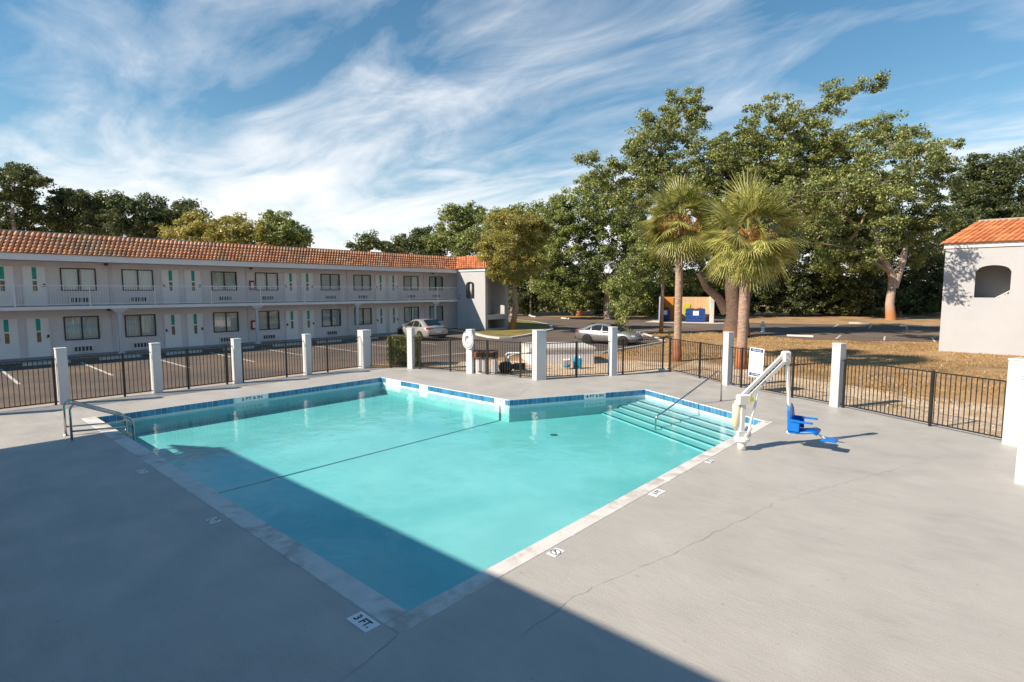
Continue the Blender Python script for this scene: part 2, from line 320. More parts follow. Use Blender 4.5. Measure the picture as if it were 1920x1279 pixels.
def sheet(name, poly, z, mat, holes=(), t=0.02):
    rings = [[Vector((x, y, 0)) for x, y in r] for r in [poly, *holes]]
    flat = [p for r in rings for p in r]; tri = tessellate_polygon(rings)
    fs = []
    for f in tri:
        f = tuple(f); A, B, D = [flat[i] for i in f]
        fs.append(f if (B - A).cross(D - A).z > 0 else f[::-1])
    mb = MB().add([(p.x, p.y, z) for p in flat], fs)
    return struct(mb, name, mat)
def text(s, size, mat, parent, m, name='lettering', ext=0.001, sx=1.0, bold=.022):
    cu = bpy.data.curves.new('t', 'FONT'); cu.body = s; cu.size = size; cu.align_x = 'CENTER'; cu.align_y = 'CENTER'; cu.extrude = ext; cu.offset = size * bold
    o = bpy.data.objects.new('t', cu); C.objects.link(o); bpy.context.view_layer.update()
    me = bpy.data.meshes.new_from_object(o.evaluated_get(bpy.context.evaluated_depsgraph_get())); bpy.data.objects.remove(o); bpy.data.curves.remove(cu)
    me.materials.clear(); me.materials.append(MT[mat]); me.transform(m @ Matrix.Diagonal((sx, 1, 1, 1)))
    me.name = name; o = bpy.data.objects.new(name, me); C.objects.link(o); o.parent = parent; return o
def npmesh(name, V, Fq, mat, parent=None, smooth=False):       # fast mesh from arrays of quads
    me = bpy.data.meshes.new(name); n = len(Fq); k = Fq.shape[1]
    me.vertices.add(len(V)); me.vertices.foreach_set('co', V.astype(np.float32).ravel())
    me.loops.add(n * k); me.loops.foreach_set('vertex_index', Fq.astype(np.int32).ravel())
    me.polygons.add(n); me.polygons.foreach_set('loop_start', np.arange(0, n * k, k, dtype=np.int32))
    me.update(calc_edges=True); me.materials.append(MT[mat] if isinstance(mat, str) else mat)
    if smooth: me.shade_smooth()
    o = bpy.data.objects.new(name, me); C.objects.link(o)
    if parent is not None: o.parent = parent
    return o
def leaves(P, size, up=0.4, aspect=0.5, outward=None):     # one leaf-shaped quad at each point
    n = len(P); nr = RNG.normal(size=(n, 3)); nr[:, 2] += up
    if outward is not None: nr += outward
    nr /= np.linalg.norm(nr, axis=1)[:, None]
    a = RNG.normal(size=(n, 3)); a -= nr * (a * nr).sum(1)[:, None]; a /= np.linalg.norm(a, axis=1)[:, None]; b = np.cross(nr, a)
    s = (size * RNG.uniform(0.6, 1.35, n))[:, None]
    V = np.stack([P - a * s * .5, P - b * s * aspect * .5 + nr * s * .08, P + a * s * .5, P + b * s * aspect * .5 + nr * s * .08], 1).reshape(-1, 3)
    return V, np.arange(4 * n).reshape(n, 4)

# ================================================================ SETTING
Gz = -0.06
drive = [(-35.6, -30), (-22.4, -30), (-22.4, 15.2), (-20.2, 17.5), (-19.6, 22.6), (-16.8, 26.4), (-17.2, 34.8), (-19.6, 38), (-22.8, 41.2), (-22.3, 45), (-15, 46.4), (-13.6, 45.2), (-10.6, 43.6), (-3.1, 47.5), (40, 58), (40, 77), (-4.6, 68.5), (-19, 62), (-30, 59.6), (-36.5, 59.2), (-46, 58.2), (-60, 62), (-90, 72), (-90, 60), (-46, 49.5), (-38.2, 46.6), (-33, 43), (-30.9, 33), (-35.6, 33.0)]
sheet('asphalt_lot', drive, Gz + 0.008, 'asphalt')
sheet('dumpster_apron', [(-29.5, 55), (-22.4, 57.4), (-21.5, 62.4), (-31, 60.9)], Gz + 0.014, 'kerb')
lines = MB()
def pline(x0, y0, x1, y1, w=0.11):
    d = Vector((x1 - x0, y1 - y0, 0)).normalized(); n = Vector((-d.y, d.x, 0)) * w / 2; z = Gz + 0.013
    lines.add([(x0 - n.x, y0 - n.y, z), (x1 - n.x, y1 - n.y, z), (x1 + n.x, y1 + n.y, z), (x0 + n.x, y0 + n.y, z)], [(0, 1, 2, 3)])
for k in range(-3, 8): pline(-33.6, 3.0 + 2.93 * k, -27.6, 2.95 + 2.93 * k)
for a, b in [((780, 670), (878, 662)), ((820, 679), (878, 684)), ((808, 684.6), (842, 685.2)), ((878, 684), (905, 687))]:
    p, q = gnd(*a, Gz), gnd(*b, Gz); pline(p.x, p.y, q.x, q.y, 0.14)
for i in range(9): x = -12 + 2.8 * i; pline(x, 60.0 + .26 * (x + 12) - 1, x - .7, 64.9 + .26 * (x + 12))
for i in range(7): x = -9 + 2.8 * i; pline(x, 45.5 + .33 * (x + 9), x - .5, 49.5 + .33 * (x + 9))
struct(lines, 'road_markings', 'line')
# kerbed lawn island by the stair tower
isl = [(-36.0, 32.2), (-33, 31.6), (-30.8, 30.3), (-28.6, 29.3), (-27.3, 29.2), (-26.8, 30.0), (-27.2, 32), (-28.1, 34.5), (-29.7, 38.8), (-33.4, 43.4), (-38.9, 47.2), (-46, 49.5), (-46, 40), (-36.0, 40)]
def offset_poly(poly, d):
    n = len(poly); r = []
    for i in range(n):
        p0, p1, p2 = [Vector(poly[(i + k) % n]) for k in (-1, 0, 1)]
        a = (p1 - p0).normalized(); b = (p2 - p1).normalized(); nn = (Vector((-a.y, a.x)) + Vector((-b.y, b.x)))
        nn = nn.normalized(); c = max(0.4, nn.dot(Vector((-a.y, a.x)))); r.append(tuple(p1 + nn * d / c))
    return r
struct(MB().prism(isl, Gz - .02, 0.07), 'island_kerb', 'kerb')
sheet('island_lawn', offset_poly(isl, 0.28), 0.078, 'green')
struct(MB().box(-38.4, -24, Gz - .02, -35.75, 33.0, 0.0), 'walkway', 'walk')
gk = MB()
for a, b in zip(drive[4:9], drive[5:10]): gk.beam((a[0] + .09, a[1], Gz + .045), (b[0] + .09, b[1], Gz + .045), .16, .11)
struct(gk, 'lawn_kerb', 'kerb')
bl = MB(); bl.add([(-90, 64, Gz + .004), (-60, 62, Gz + .004), (-42, 58, Gz + .004), (-30, 61, Gz + .004), (-19, 62.8, Gz + .004), (40, 78, Gz + .004), (40, 86, Gz + .004), (-30, 72, Gz + .004), (-90, 100, Gz + .004)], [(0, 1, 8), (1, 2, 7, 8), (2, 3, 7), (3, 4, 7), (4, 5, 6, 7)])
struct(bl, 'verge', 'grass')

# ---------------------------------------------------------------- pool deck
POOL = [(-4.64, 3.5), (-4.64, 15.36), (-9.3, 17.5), (-11.62, 12.88), (-18.55, 12.88), (-18.55, 3.5)]
WP = {'a': (-21.48, -2.0), 'b': (-21.45, .8), 'c': (-21.45, 3.3), 'd': (-21.42, 5.8), 'e': (-21.42, 8.45), 'f': (-21.4, 11.25), 'g': (-21.4, 14.0), 'h': (-19.65, 15.25), 'i': (-16.65, 16.05), 'j': (-13.46, 16.68), 'k': (-11.87, 19.5), 'l': (-10.88, 22.3), 'm': (-7.49, 20.35), 'n': (-3.61, 18.75), 'o': (.42, 16.75), 'p': (.50, 13.5)}
edge = [WP[k] for k in 'cghijklmno']
deck = [(-22.0, -14), (2.5, -14), (2.5, 10), (.9, 13.6), (.75, 16.95), (-3.5, 19.1), (-7.4, 20.7), (-10.9, 22.55), (-12.15, 19.6), (-13.6, 16.95), (-16.75, 16.35), (-19.8, 15.55), (-21.7, 14.2)]
def offs_out(poly, d): return offset_poly(poly, -d)
sheet('ground', [(-900, -300), (900, -300), (900, 1200), (-900, 1200)], Gz, 'grass', [offs_out(POOL, .5)])
sheet('pool_deck', deck, 0.0, 'deck', [offs_out(POOL, 0.012)])
sk = MB()
for i in range(len(deck)):
    a, b = deck[i], deck[(i + 1) % len(deck)]; sk.add([(*a, -.3), (*b, -.3), (*b, 0), (*a, 0)], [(0, 1, 2, 3)])
struct(sk, 'deck_edge', 'deck')
cr = MB()
def crack(pts, w=0.008, jit=0.05, z=0.004):
    P = []
    for (x0, y0), (x1, y1) in zip(pts, pts[1:]):
        n = max(2, int(math.hypot(x1 - x0, y1 - y0) / 0.15))
        P += [(x0 + (x1 - x0) * k / n + random.gauss(0, jit * .3), y0 + (y1 - y0) * k / n + random.gauss(0, jit * .3)) for k in range(n)]
    for a, b in zip(P, P[1:]):
        d = Vector((b[0] - a[0], b[1] - a[1], 0)); d.normalize(); n = Vector((-d.y, d.x, 0)) * w * random.uniform(.15, .55)
        cr.add([(a[0] - n.x, a[1] - n.y, z), (b[0] - n.x, b[1] - n.y, z), (b[0] + n.x, b[1] + n.y, z), (a[0] + n.x, a[1] + n.y, z)], [(0, 1, 2, 3)])
gp = lambda *q: [tuple(gnd(*p)[:2]) for p in q]
crack(gp((968, 1200), (1060, 1130), (1150, 1085), (1260, 1040), (1330, 1005), (1460, 940)), .007, .06)
crack(gp((745, 1192), (660, 1262), (560, 1340)), .010, .02)
crack(gp((1010, 712), (972, 742)), .014, .004)
crack(gp((1460, 940), (1600, 900), (1790, 850)), .006, .08)
struct(cr, 'deck_cracks', 'crack')

# ---------------------------------------------------------------- swimming pool
pool = thing('swimming_pool', 'turquoise swimming pool with blue waterline tiles and pale concrete coping', 'swimming pool', (-11, 9, 0))
def kid(mb, name, mat, root, **k):          # build in world coordinates under a root that has a location
    o = mb.build(name, mat, root, **k); o.matrix_parent_inverse = Matrix.Translation(root.location).inverted(); return o
def depth(x): return -0.23 - (0.50 - max(0, -12 - x) * 0.012)
bs = MB()
p2 = [(-4.64, 3.5), (-4.64, 15.36), (-9.3, 17.5), (-11.62, 12.88), (-12.0, 12.88), (-12.0, 3.5)]
p3 = [(-12.0, 3.5), (-12.0, 12.88), (-18.55, 12.88), (-18.55, 3.5)]
bs.add([(x, y, depth(x)) for x, y in p2], [(5, 0, 1, 3), (1, 2, 3), (5, 3, 4)]); bs.add([(x, y, depth(x)) for x, y in p3], [(3, 0, 1, 2)])
for i in range(6):
    a, b = POOL[i], POOL[(i + 1) % 6]
    bs.add([(*a, depth(a[0])), (*b, depth(b[0])), (*b, -.002), (*a, -.002)], [(3, 2, 1, 0)])
kid(bs, 'basin', 'plaster', pool)
wt = MB(); wp = offs_out(POOL, 0.006); n = 6
wt.add([(x, y, -0.23) for x, y in wp] + [(x, y, -1.2) for x, y in wp], [(5, 0, 1, 3), (1, 2, 3), (5, 3, 4), (11, 9, 7, 6), (7, 9, 8), (11, 10, 9)] + [(i, i + 6, (i + 1) % 6 + 6, (i + 1) % 6) for i in range(6)])
struct(wt, 'pool_water', 'water')
cp = MB()
def copes(x0, y0, x1, y1, n):
    for i in range(n):
        a, b = i / n, (i + 1) / n; g = .003
        if abs(x1 - x0) > abs(y1 - y0): cp.cbox(x0 + (x1 - x0) * a + g, y0, -.06, x0 + (x1 - x0) * b - g, y1, .007, .006)
        else: cp.cbox(x0, y0 + (y1 - y0) * a + g, -.06, x1, y0 + (y1 - y0) * b - g, .007, .006)
copes(-18.6, 3.2, -4.66, 3.515, 5); copes(-4.655, 3.2, -4.40, 15.4, 4)
kid(cp, 'coping', 'coping', pool)
PLATES = [(4, 7.75, 1.25, '5 FT 6 IN'), (3, None, 0, '')]
gr = MB()
def edge_frame(i):
    a, b = Vector((*POOL[i], 0)), Vector((*POOL[(i + 1) % 6], 0)); d = (b - a).normalized(); nrm = Vector((-d.y, d.x, 0)); return a, b, d, nrm
skip = {4: [((-18.55, 7.75), 1.1)], 3: [((-11.98, 12.88), .36), ((-17.75, 12.88), .85), ((-15.9, 12.88), .45)], 2: [((-10.22, 15.67), .85)]}
for i in range(6):
    a, b, d, nrm = edge_frame(i); L = (b - a).length
    m = Matrix((d, nrm, Vector((0, 0, 1)))).transposed().to_4x4(); m.translation = a
    gr.box(0.01, 0.0, -.30, L - .01, .010, -.003, m)
    k = int(L / .158); tl = MB()
    for j in range(k):
        c = (j + .5) * L / k; w = L / k * .45; pt = a + d * c
        if any((pt - Vector((*q, 0))).length < r / 2 + .03 for q, r in skip.get(i, [])):
            if tl.v: kid(tl, 'waterline_tiles', 'tile', pool); tl = MB()
            continue
        tl.cbox(-w, -.083, 0, w, .083, .013, .004, m @ Matrix.Translation((c, .010, -.104)) @ Matrix.Rotation(-pi / 2, 4, 'X'))
    kid(tl, 'waterline_tiles', 'tile', pool)
kid(gr, 'grout_band', 'grout', pool)
def plate(i, q, w, s, size=.14):
    a, b, d, nrm = edge_frame(i)
    m = Matrix((-d, Vector((0, 0, 1)), nrm)).transposed().to_4x4(); m.translation = Vector((*q, -.095)) + nrm * .011
    o = MB().cbox(-w / 2, -.085, 0, w / 2, .085, .014, .004, m); o = kid(o, 'depth_plate', 'signwhite', pool)
    if s:
        text(s, size, 'ink', o, m @ Matrix.Translation((0, 0, .0152)), sx=1.25)
plate(4, (-18.55, 7.75), 1.08, '5 FT 6 IN'); plate(3, (-11.98, 12.88), .36, '5 FT', .11); plate(2, (-10.22, 15.67), .84, '4 FT 6 IN')
plate(3, (-17.75, 12.88), .85, ''); plate(3, (-15.9, 12.88), .42, '')
# steps along the slanted edge
a, b, d, nrm = edge_frame(1); L = (b - a).length
m = Matrix((d, nrm, Vector((0, 0, 1)))).transposed().to_4x4(); m.translation = a
for k in range(5):
    z = -0.36 - 0.075 * k
    st = kid(MB().box(-1.6, .36 * k - (.02 if k == 0 else 0), -1.3, L - .004, .36 * (k + 1), z, m), 'step', 'plaster', pool)
    o = MB().box(-1.6, .36 * (k + 1) - .035, z - .03, L - .005, .36 * (k + 1) + .004, z + .004, m).build('nosing', 'nosing', st)
dl = MB()
dl.add([(-12.05, 3.51, depth(-12.05) + .004), (-11.98, 3.51, depth(-11.98) + .004), (-11.98, 12.87, depth(-11.98) + .004), (-12.05, 12.87, depth(-12.05) + .004)], [(0, 1, 2, 3)])
dl.box(-12.05, 12.862, depth(-12) + .01, -11.98, 12.874, -.25)
kid(dl, 'depth_line', 'nosing', pool)
kid(MB().lathe([(.0, 0), (.11, 0), (.11, .012), (.08, .02), (0, .02)], 18, Matrix.Translation((-9.6, 12.6, depth(-9.6)))), 'drain', 'nosing', pool)

# deck depth tiles
def deck_tile(px, py, s, rot, label, sz=(.30, .16)):
    g = gnd(px, py); t = thing('depth_tile', label, 'depth marker', (g.x, g.y, 0), rot, 'marker tiles set in the pool deck')
    MB().cbox(-sz[0] / 2, -sz[1] / 2, -.01, sz[0] / 2, sz[1] / 2, .006, .002).build('tile', 'signwhite', t)
    if s: text(s, sz[1] * .72, 'ink', t, Matrix.Translation((0, 0, .007)), sx=.95)
    else:
        r = MB(); r2 = []
        for k in range(24):
            u, v = 2 * pi * k / 24, 2 * pi * (k + 1) / 24
            r.add([(.062 * cos(u), .062 * sin(u), .0075), (.074 * cos(u), .074 * sin(u), .0075), (.074 * cos(v), .074 * sin(v), .0075), (.062 * cos(v), .062 * sin(v), .0075)], [(0, 1, 2, 3)])
        r.beam((-.045, -.045, .0078), (.045, .045, .0078), .012, .0004)
        r.build('no_diving_symbol', 'greyink' if rot < 0 else 'ink', t)
        MB().lathe([(0, 0), (.016, 0), (.016, .0006), (0, .0006)], 10, Matrix.Translation((.01, .03, .0072))).build('diver_figure', 'ink', t)
deck_tile(681, 1166, '3 FT.', pi / 180 * 0, 'white tile lettered 3 FT. in shade at the near corner of the pool', (.36, .19))
deck_tile(1042, 1036, '', pi / 2, 'white no diving tile in sun beside the right coping, nearest the viewer', (.22, .15))
deck_tile(1232, 924, '3 FT', pi / 2, 'white tile lettered 3 FT in sun halfway along the right coping', (.34, .17))
deck_tile(1330, 865, '', pi / 2, 'small white no diving tile by the coping left of the pool lift', (.22, .13))
deck_tile(400, 976, '', 0, 'white no diving tile in shade halfway along the left coping', (.20, .15))
deck_tile(267, 884, '', 0.001, 'small white tile in shade by the coping near the ladder rails', (.24, .15))

# ---------------------------------------------------------------- white posts
POST_INFO = {
 'b': (1.7, .27, 'white square post outside the left edge, nearest along the parking fence'),
 'c': (1.74, .27, 'white square post behind the pool ladder, leftmost in the photo'),
 'd': (1.71, .27, 'white square post in the parking side fence, second from the left'),
 'e': (1.69, .27, 'white square post in the parking side fence, third from the left'),
 'f': (1.69, .27, 'white square post in the parking side fence, fourth from the left'),
 'g': (1.71, .44, 'thick white corner post just left of the clipped hedge'),
 'h': (1.82, .27, 'white square post right of the hedge in front of the silver sedan tail'),
 'i': (1.86, .29, 'white post carrying the white life ring'),
 'j': (1.95, .42, 'thick white corner post right of the pool pump, nearest the pool bend'),
 'k': (2.0, .28, 'white square post in front of the tree shaded sedan'),
 'm': (1.97, .27, 'white square post behind the curved stair handrail'),
 'n': (1.92, .27, 'white square post right of the blue lift chair'),
 'o': (1.97, .42, 'thick white post at the right edge where the slanted fence ends'),
 'p': (1.95, .34, 'white post at the far right edge, in front of the thicker one')}
ANG = {'j': radians(63), 'k': radians(65), 'm': radians(-26), 'n': radians(-24), 'o': radians(-26), 'h': radians(20), 'i': radians(14)}
for k, (h, w, lab) in POST_INFO.items():
    t = thing('fence_post', lab, 'post', (*WP[k], 0), ANG.get(k, 0), 'white posts around the pool fence')
    MB().cbox(-w / 2, -w / 2, -.02, w / 2, w / 2, h - .035, .012).build('shaft', 'white', t)
    c = w / 2 + .012; MB().cbox(-c, -c, h - .034, c, c, h, .012).build('cap', 'white', t)
# ---------------------------------------------------------------- black fence panels
picket0 = MB().box(-.0085, -.0085, .09, .0085, .0085, 1.405).build('picket', 'black')
bpost0 = MB().cbox(-.03, -.03, -.02, .03, .03, 1.45, .006).build('post', 'black')
def panel(a, b, blacks, label):
    a, b = Vector((*a, 0)), Vector((*b, 0)); L = (b - a).length; d = (b - a).normalized()
    t = thing('metal_fence', label, 'fence', a, atan2(d.y, d.x), 'black metal fence panels round the pool')
    MB().box(.1, -.014, 1.395, L - .1, .014, 1.425).build('top_rail', 'black', t)
    MB().box(.1, -.014, .075, L - .1, .014, .105).build('bottom_rail', 'black', t)
    for q in blacks:
        g = gnd(*q) if len(q) == 2 else None; x = (Vector((g.x, g.y, 0)) - a).dot(d); o = bpost0.copy(); C.objects.link(o); o.parent = t; o.location = (min(max(x, .2), L - .2), 0, 0)
    n = int((L - .3) / .112)
    for i in range(n):
        o = picket0.copy(); C.objects.link(o); o.parent = t; o.location = (.15 + (L - .3) * (i + .5) / n, 0, 0)
PAN = [('b', 'c', [(99, 755)], 'black fence panel left of the pool ladder, at the left edge'),
 ('c', 'd', [(235, 744)], 'black fence panel behind the pool ladder'), ('d', 'e', [(350, 728), (424, 720)], 'black fence panel in front of the parking bays, second from the ladder'),
 ('e', 'f', [(449, 717), (537, 707)], 'black fence panel in front of the parking bays, third from the ladder'), ('f', 'g', [(615, 698)], 'black fence panel just left of the thick post by the hedge'),
 ('g', 'h', [(733, 690)], 'black fence panel standing in front of the clipped hedge'), ('h', 'i', [(787, 692), (847, 696)], 'black fence panel below the tail of the silver sedan'),
 ('i', 'j', [(912, 703), (976, 708)], 'black fence panel in front of the pool pump'), ('j', 'k', [(1079, 707)], 'black fence panel in front of the bucket and blue jug'),
 ('k', 'l', [(1168, 702), (1250, 694)], 'black fence panel right of the post by the shaded sedan'), ('l', 'm', [(1258, 696), (1318, 709)], 'black fence panel at the foot of the left palm'),
 ('m', 'n', [(1396, 726), (1489, 745)], 'black fence panel carrying the pool rules sign'), ('n', 'o', [(1603, 762), (1752, 798)], 'black fence panel on the right end of the deck')]
for a, b, q, lab in PAN: panel(WP[a], WP[b], q, lab)
bpy.data.objects.remove(picket0); bpy.data.objects.remove(bpost0)

# ---------------------------------------------------------------- ladder rails, stair rail
for x, lab in [(-16.68, 'steel pool ladder handrail, the farther left one of the pair'), (-16.02, 'steel pool ladder handrail, the nearer right one of the pair')]:
    t = thing('ladder_rail', lab, 'handrail', (x, 2.55, 0), 0, 'ladder handrails at the pool corner')
    arc = [(0, .16 - .16 * cos(u), .70 + .16 * sin(u)) for u in np.linspace(0, pi / 2 - .35, 6)]
    end = [(0, 1.08, .38), (0, 1.18, .31), (0, 1.22, .22), (0, 1.22, -.75)]
    MB().tube([(0, 0, 0)] + arc + end, .026, 10).build('rail', 'steel', t, True)
    MB().tube([(0, .0, .22), (0, 1.21, .12)], .022, 10).build('crossbar', 'steel', t, True)
    MB().lathe([(.055, 0), (.055, .012), (.03, .02)], 14).build('base_flange', 'steel', t, True)
lad = MB()
for z in (-.1, -.4, -.7): lad.box(-16.68, 3.66, z - .02, -16.02, 3.76, z + .02)
tag(lad.build('ladder_treads', 'steel'), 'ladder treads between the two steel handrails in the pool corner', 'ladder')
t = thing('stair_handrail', 'curved steel handrail sloping into the pool at the steps', 'handrail', (-6.51, 17.22, 0), atan2(-.915, -.40))
arc = [(.17 - .17 * cos(u), 0, .78 + .17 * sin(u)) for u in np.linspace(0, pi / 2 + .55, 9)]
MB().tube([(0, 0, 0)] + arc + [(.34, 0, .86), (1.9, 0, .05), (2.35, 0, -.18), (2.5, 0, -.22), (2.56, 0, -.32), (2.57, 0, -.7)], .024, 10).build('rail', 'steel', t, True)
MB().lathe([(.05, 0), (.05, .012), (.028, .02)], 14).build('base_flange', 'steel', t, True)

# ---------------------------------------------------------------- pool lift
bx, by = -4.12, 12.2
lift = thing('pool_lift', 'white pool lift with blue plastic seat hanging from its arm', 'pool lift', (bx, by, 0), atan2(.83, .58))
MB().lathe([(.09, 0), (.09, .16), (.075, .2), (.06, .21)], 18).build('base_socket', 'white_metal', lift, True)
bm_ = MB().lathe([(.15, .20), (.16, .22), (.16, .26), (.12, .29)], 18); bm_.box(-.12, -.05, .26, .12, .05, .42); bm_.beam((.05, -.06, .3), (.18, -.06, .5), .03, .05)
bm_.beam((.05, .06, .3), (.18, .06, .5), .03, .05); bm_.build('swivel_base', 'white_metal', lift)
MB().beam((-.02, 0, .28), (0, 0, 1.18), .07, .09, (1, 0, 0)).build('mast', 'white_metal', lift)
MB().tube([(-.10, .09, .42), (-.10, .09, .50), (-.10, .09, .52), (-.10, .09, 1.0), (-.10, .09, 1.02), (-.10, .09, 1.08)], [.035, .035, .085, .085, .05, .05], 14).build('motor_housing', 'cream', lift, True)
MB().cbox(-.16, -.07, 1.02, .16, .07, 1.24, .03).build('shoulder_bracket', 'white_metal', lift)
MB().cbox(.10, -.076, 1.08, .20, -.071, 1.17, .002).build('warning_label', 'yellow', lift)
A0, A1 = Vector((.02, 0, 1.16)), Vector((1.02, 0, 2.03))
dn = Vector((-.66, 0, .75))
MB().beam(A0 + dn * .07, A1 + dn * .07, .07, .055, (0, 1, 0)).build('upper_arm', 'white_metal', lift)
MB().beam(A0 - dn * .05, A1 - dn * .05, .08, .085, (0, 1, 0)).build('lower_arm', 'white_metal', lift)
dl = MB(); u = (A1 - A0).normalized()
for k in range(2, 13): q = A0 + u * (.1 * k) - dn * .0 ; dl.beam(q, q + u * .06, .05, .018, (0, 1, 0))
dl.build('arm_slots', 'black', lift)
lt = Matrix((u, Vector((0, 0, 1)).cross(u).cross(u) * -1, Vector((0, -1, 0)))).transposed().to_4x4(); lt.translation = A0 + u * .55 - dn * .05 + Vector((0, -.0435, 0))
k = MB(); [k.box(x, -.022, 0, x + .016, .022, .001, lt) for x in (-.08, -.05, -.02, .01, .03)]; k.build('arm_lettering', 'ink', lift)
MB().cbox(.93, -.075, 1.93, 1.12, .075, 2.16, .03).build('elbow_plate', 'white_metal', lift)
eb = MB()
for x, z in [(1.0, 2.1), (1.07, 2.02), (1.0, 1.98)]: eb.lathe([(.018, 0), (.018, .01), (0, .01)], 8, Matrix.Translation((x, -.075, z)) @ Matrix.Rotation(pi / 2, 4, 'X'))
eb.build('elbow_bolts', 'steel', lift)
MB().beam((.12, -.03, .34), (.34, -.03, 1.28), .035, .035, (1, 0, 0)).build('strut', 'white_metal', lift)
MB().cbox(.07, -.07, .30, .18, .01, .40, .01).build('strut_bracket', 'steel', lift)
MB().beam((1.06, 0, 1.98), (1.22, -.02, .33), .055, .055, (1, 0, 0)).build('hanger_tube', 'white_metal', lift)
MB().cbox(1.17, -.05, .30, 1.62, .05, .345, .01).build('seat_bracket', 'white_metal', lift)
def slab(pts, w, th, taper=1.0):      # extruded side profile, across y
    mb = MB(); n = len(pts); P = []
    for s in (-1, 1):
        for i, (x, z) in enumerate(pts): P.append((x, s * w * (1 - (1 - taper) * i / (n - 1)), z))
    Q = [(x + .0, y, z - th) if i % n else (x - th * .3, y, z - th) for i, (x, y, z) in enumerate(P)]
    fs = [(i, i + 1, n + i + 1, n + i) for i in range(n - 1)]; m = 2 * n
    fs += [(m + n + i, m + n + i + 1, m + i + 1, m + i) for i in range(n - 1)]
    fs += [(i, m + i, m + i + 1, i + 1) for i in range(n - 1)] + [(n + i + 1, m + n + i + 1, m + n + i, n + i) for i in range(n - 1)]
    fs += [(0, n, m + n, m), (n - 1, m + n - 1, m + 2 * n - 1, 2 * n - 1)]
    return MB().add(P + Q, fs)
SX = Matrix.Translation((1.30, -.02, .36)) @ Matrix.Rotation(radians(-52), 4, 'Z')
def pl(mb): mb.v = [tuple(SX @ Vector(v)) for v in mb.v]; return mb
pl(slab([(-.02, .05), (.10, .03), (.25, .05), (.42, .09), (.50, .06)], .24, .05)).build('seat', 'plastic_blue', lift, True)
bk = MB()
prof = [(-.23, .04, -.02), (-.235, .02, .25), (-.2, 0, .48), (-.12, -.03, .60), (.12, -.03, .60), (.2, 0, .48), (.235, .02, .25), (.23, .04, -.02)]
bk.add([(x - .05, y, z) for y, x, z in prof] + [(x - .11, y, z) for y, x, z in prof], [tuple(range(8)), tuple(range(15, 7, -1))] + [(i, i + 8, (i + 1) % 8 + 8, (i + 1) % 8) for i in range(8)])
pl(bk).build('seat_back', 'plastic_blue', lift)
for s in (-1, 1):
    pl(MB().cbox(-.08, s * .25 - .022, .04, .16, s * .25 + .022, .30, .01)).build('seat_side', 'plastic_blue', lift)
    pl(MB().cbox(-.02, s * .27 - .025, .25, .42, s * .27 + .025, .29, .012)).build('armrest', 'plastic_blue', lift)
pl(MB().cbox(.56, -.16, -.11, .86, .16, -.07, .015)).build('footrest', 'plastic_blue', lift)
pl(MB().beam((.44, 0, .02), (.66, 0, -.10), .05, .03)).build('footrest_stem', 'white_metal', lift)

# ---------------------------------------------------------------- pool rules sign
sg = gnd(1412, 733); d = (Vector((*WP['n'], 0)) - Vector((*WP['m'], 0))).normalized(); a = Vector((*WP['m'], 0)); x = (Vector((sg.x, sg.y, 0)) - a).dot(d)
nn = Vector((d.y, -d.x, 0)); o = a + d * (x - .02) + nn * .03
t = thing('pool_sign', 'white pool rules sign with navy bands wired to the fence', 'sign', (o.x, o.y, 0), atan2(d.y, d.x))
MB().cbox(-.30, -.51, 0, .30, .51, .006, .003).build('board', 'signwhite', t)
b_ = t.children[0]; TM = Matrix.Translation((0, 0, .98)) @ Matrix.Rotation(pi / 2, 4, 'X') @ Matrix.Rotation(radians(-2), 4, 'Z')
b_.data.transform(TM)
for zc, s in [(.43, 'POOL RULES'), (-.42, 'NO DIVING')]:
    o = MB().box(-.26, zc - .055, .0065, .26, zc + .055, .008, TM).build('navy_band', 'navy', t)
    text(s, .068, 'signwhite', o, TM @ Matrix.Translation((0, zc, .0095)), sx=.95, bold=0)
tl_ = MB()
for i in range(9):
    w = random.uniform(.15, .23); zc = .30 - i * .07; tl_.box(-.24, zc, .0065, -.24 + 2 * w, zc + .012, .007, TM)
tl_.build('faded_lines', 'greyink', t)

# ---------------------------------------------------------------- life ring
g = Vector((*WP['i'], 0)); a = ANG['i']
t = thing('life_ring', 'white ring buoy hanging on a white fence post', 'life ring', (g.x + sin(a) * .21, g.y - cos(a) * .21, 1.42), a - .35)
rg = MB(); R, r = .25, .085; n1, n2 = 28, 12
rg.add([((R + r * cos(v)) * cos(u), r * .75 * sin(v), (R + r * cos(v)) * sin(u)) for u in np.linspace(0, 2 * pi, n1, False) for v in np.linspace(0, 2 * pi, n2, False)],
       [(i * n2 + j, i * n2 + (j + 1) % n2, ((i + 1) % n1) * n2 + (j + 1) % n2, ((i + 1) % n1) * n2 + j) for i in range(n1) for j in range(n2)])
rg.build('ring', 'white_metal', t, True)
MB().tube([((R + r + .012 + .035 * abs(sin(2 * u))) * cos(u), -.01, (R + r + .012 + .035 * abs(sin(2 * u))) * sin(u)) for u in np.linspace(0, 2 * pi, 49)], .012, 6).build('rope', 'curtain', t, True)
for u in (.8, 2.35, 3.93, 5.5):
    mm = Matrix.Rotation(-u, 4, 'Y') @ Matrix.Translation((R, 0, 0)); MB().tube([mm @ Vector(((r + .006) * cos(v), (r + .006) * .76 * sin(v), dz)) for dz in (0,) for v in np.linspace(0, 2 * pi, 13)], .02, 5).build('band', 'signwhite', t, True)
MB().beam((0, .06, .25), (0, .12, .25), .05, .06).build('hook', 'steel', t)

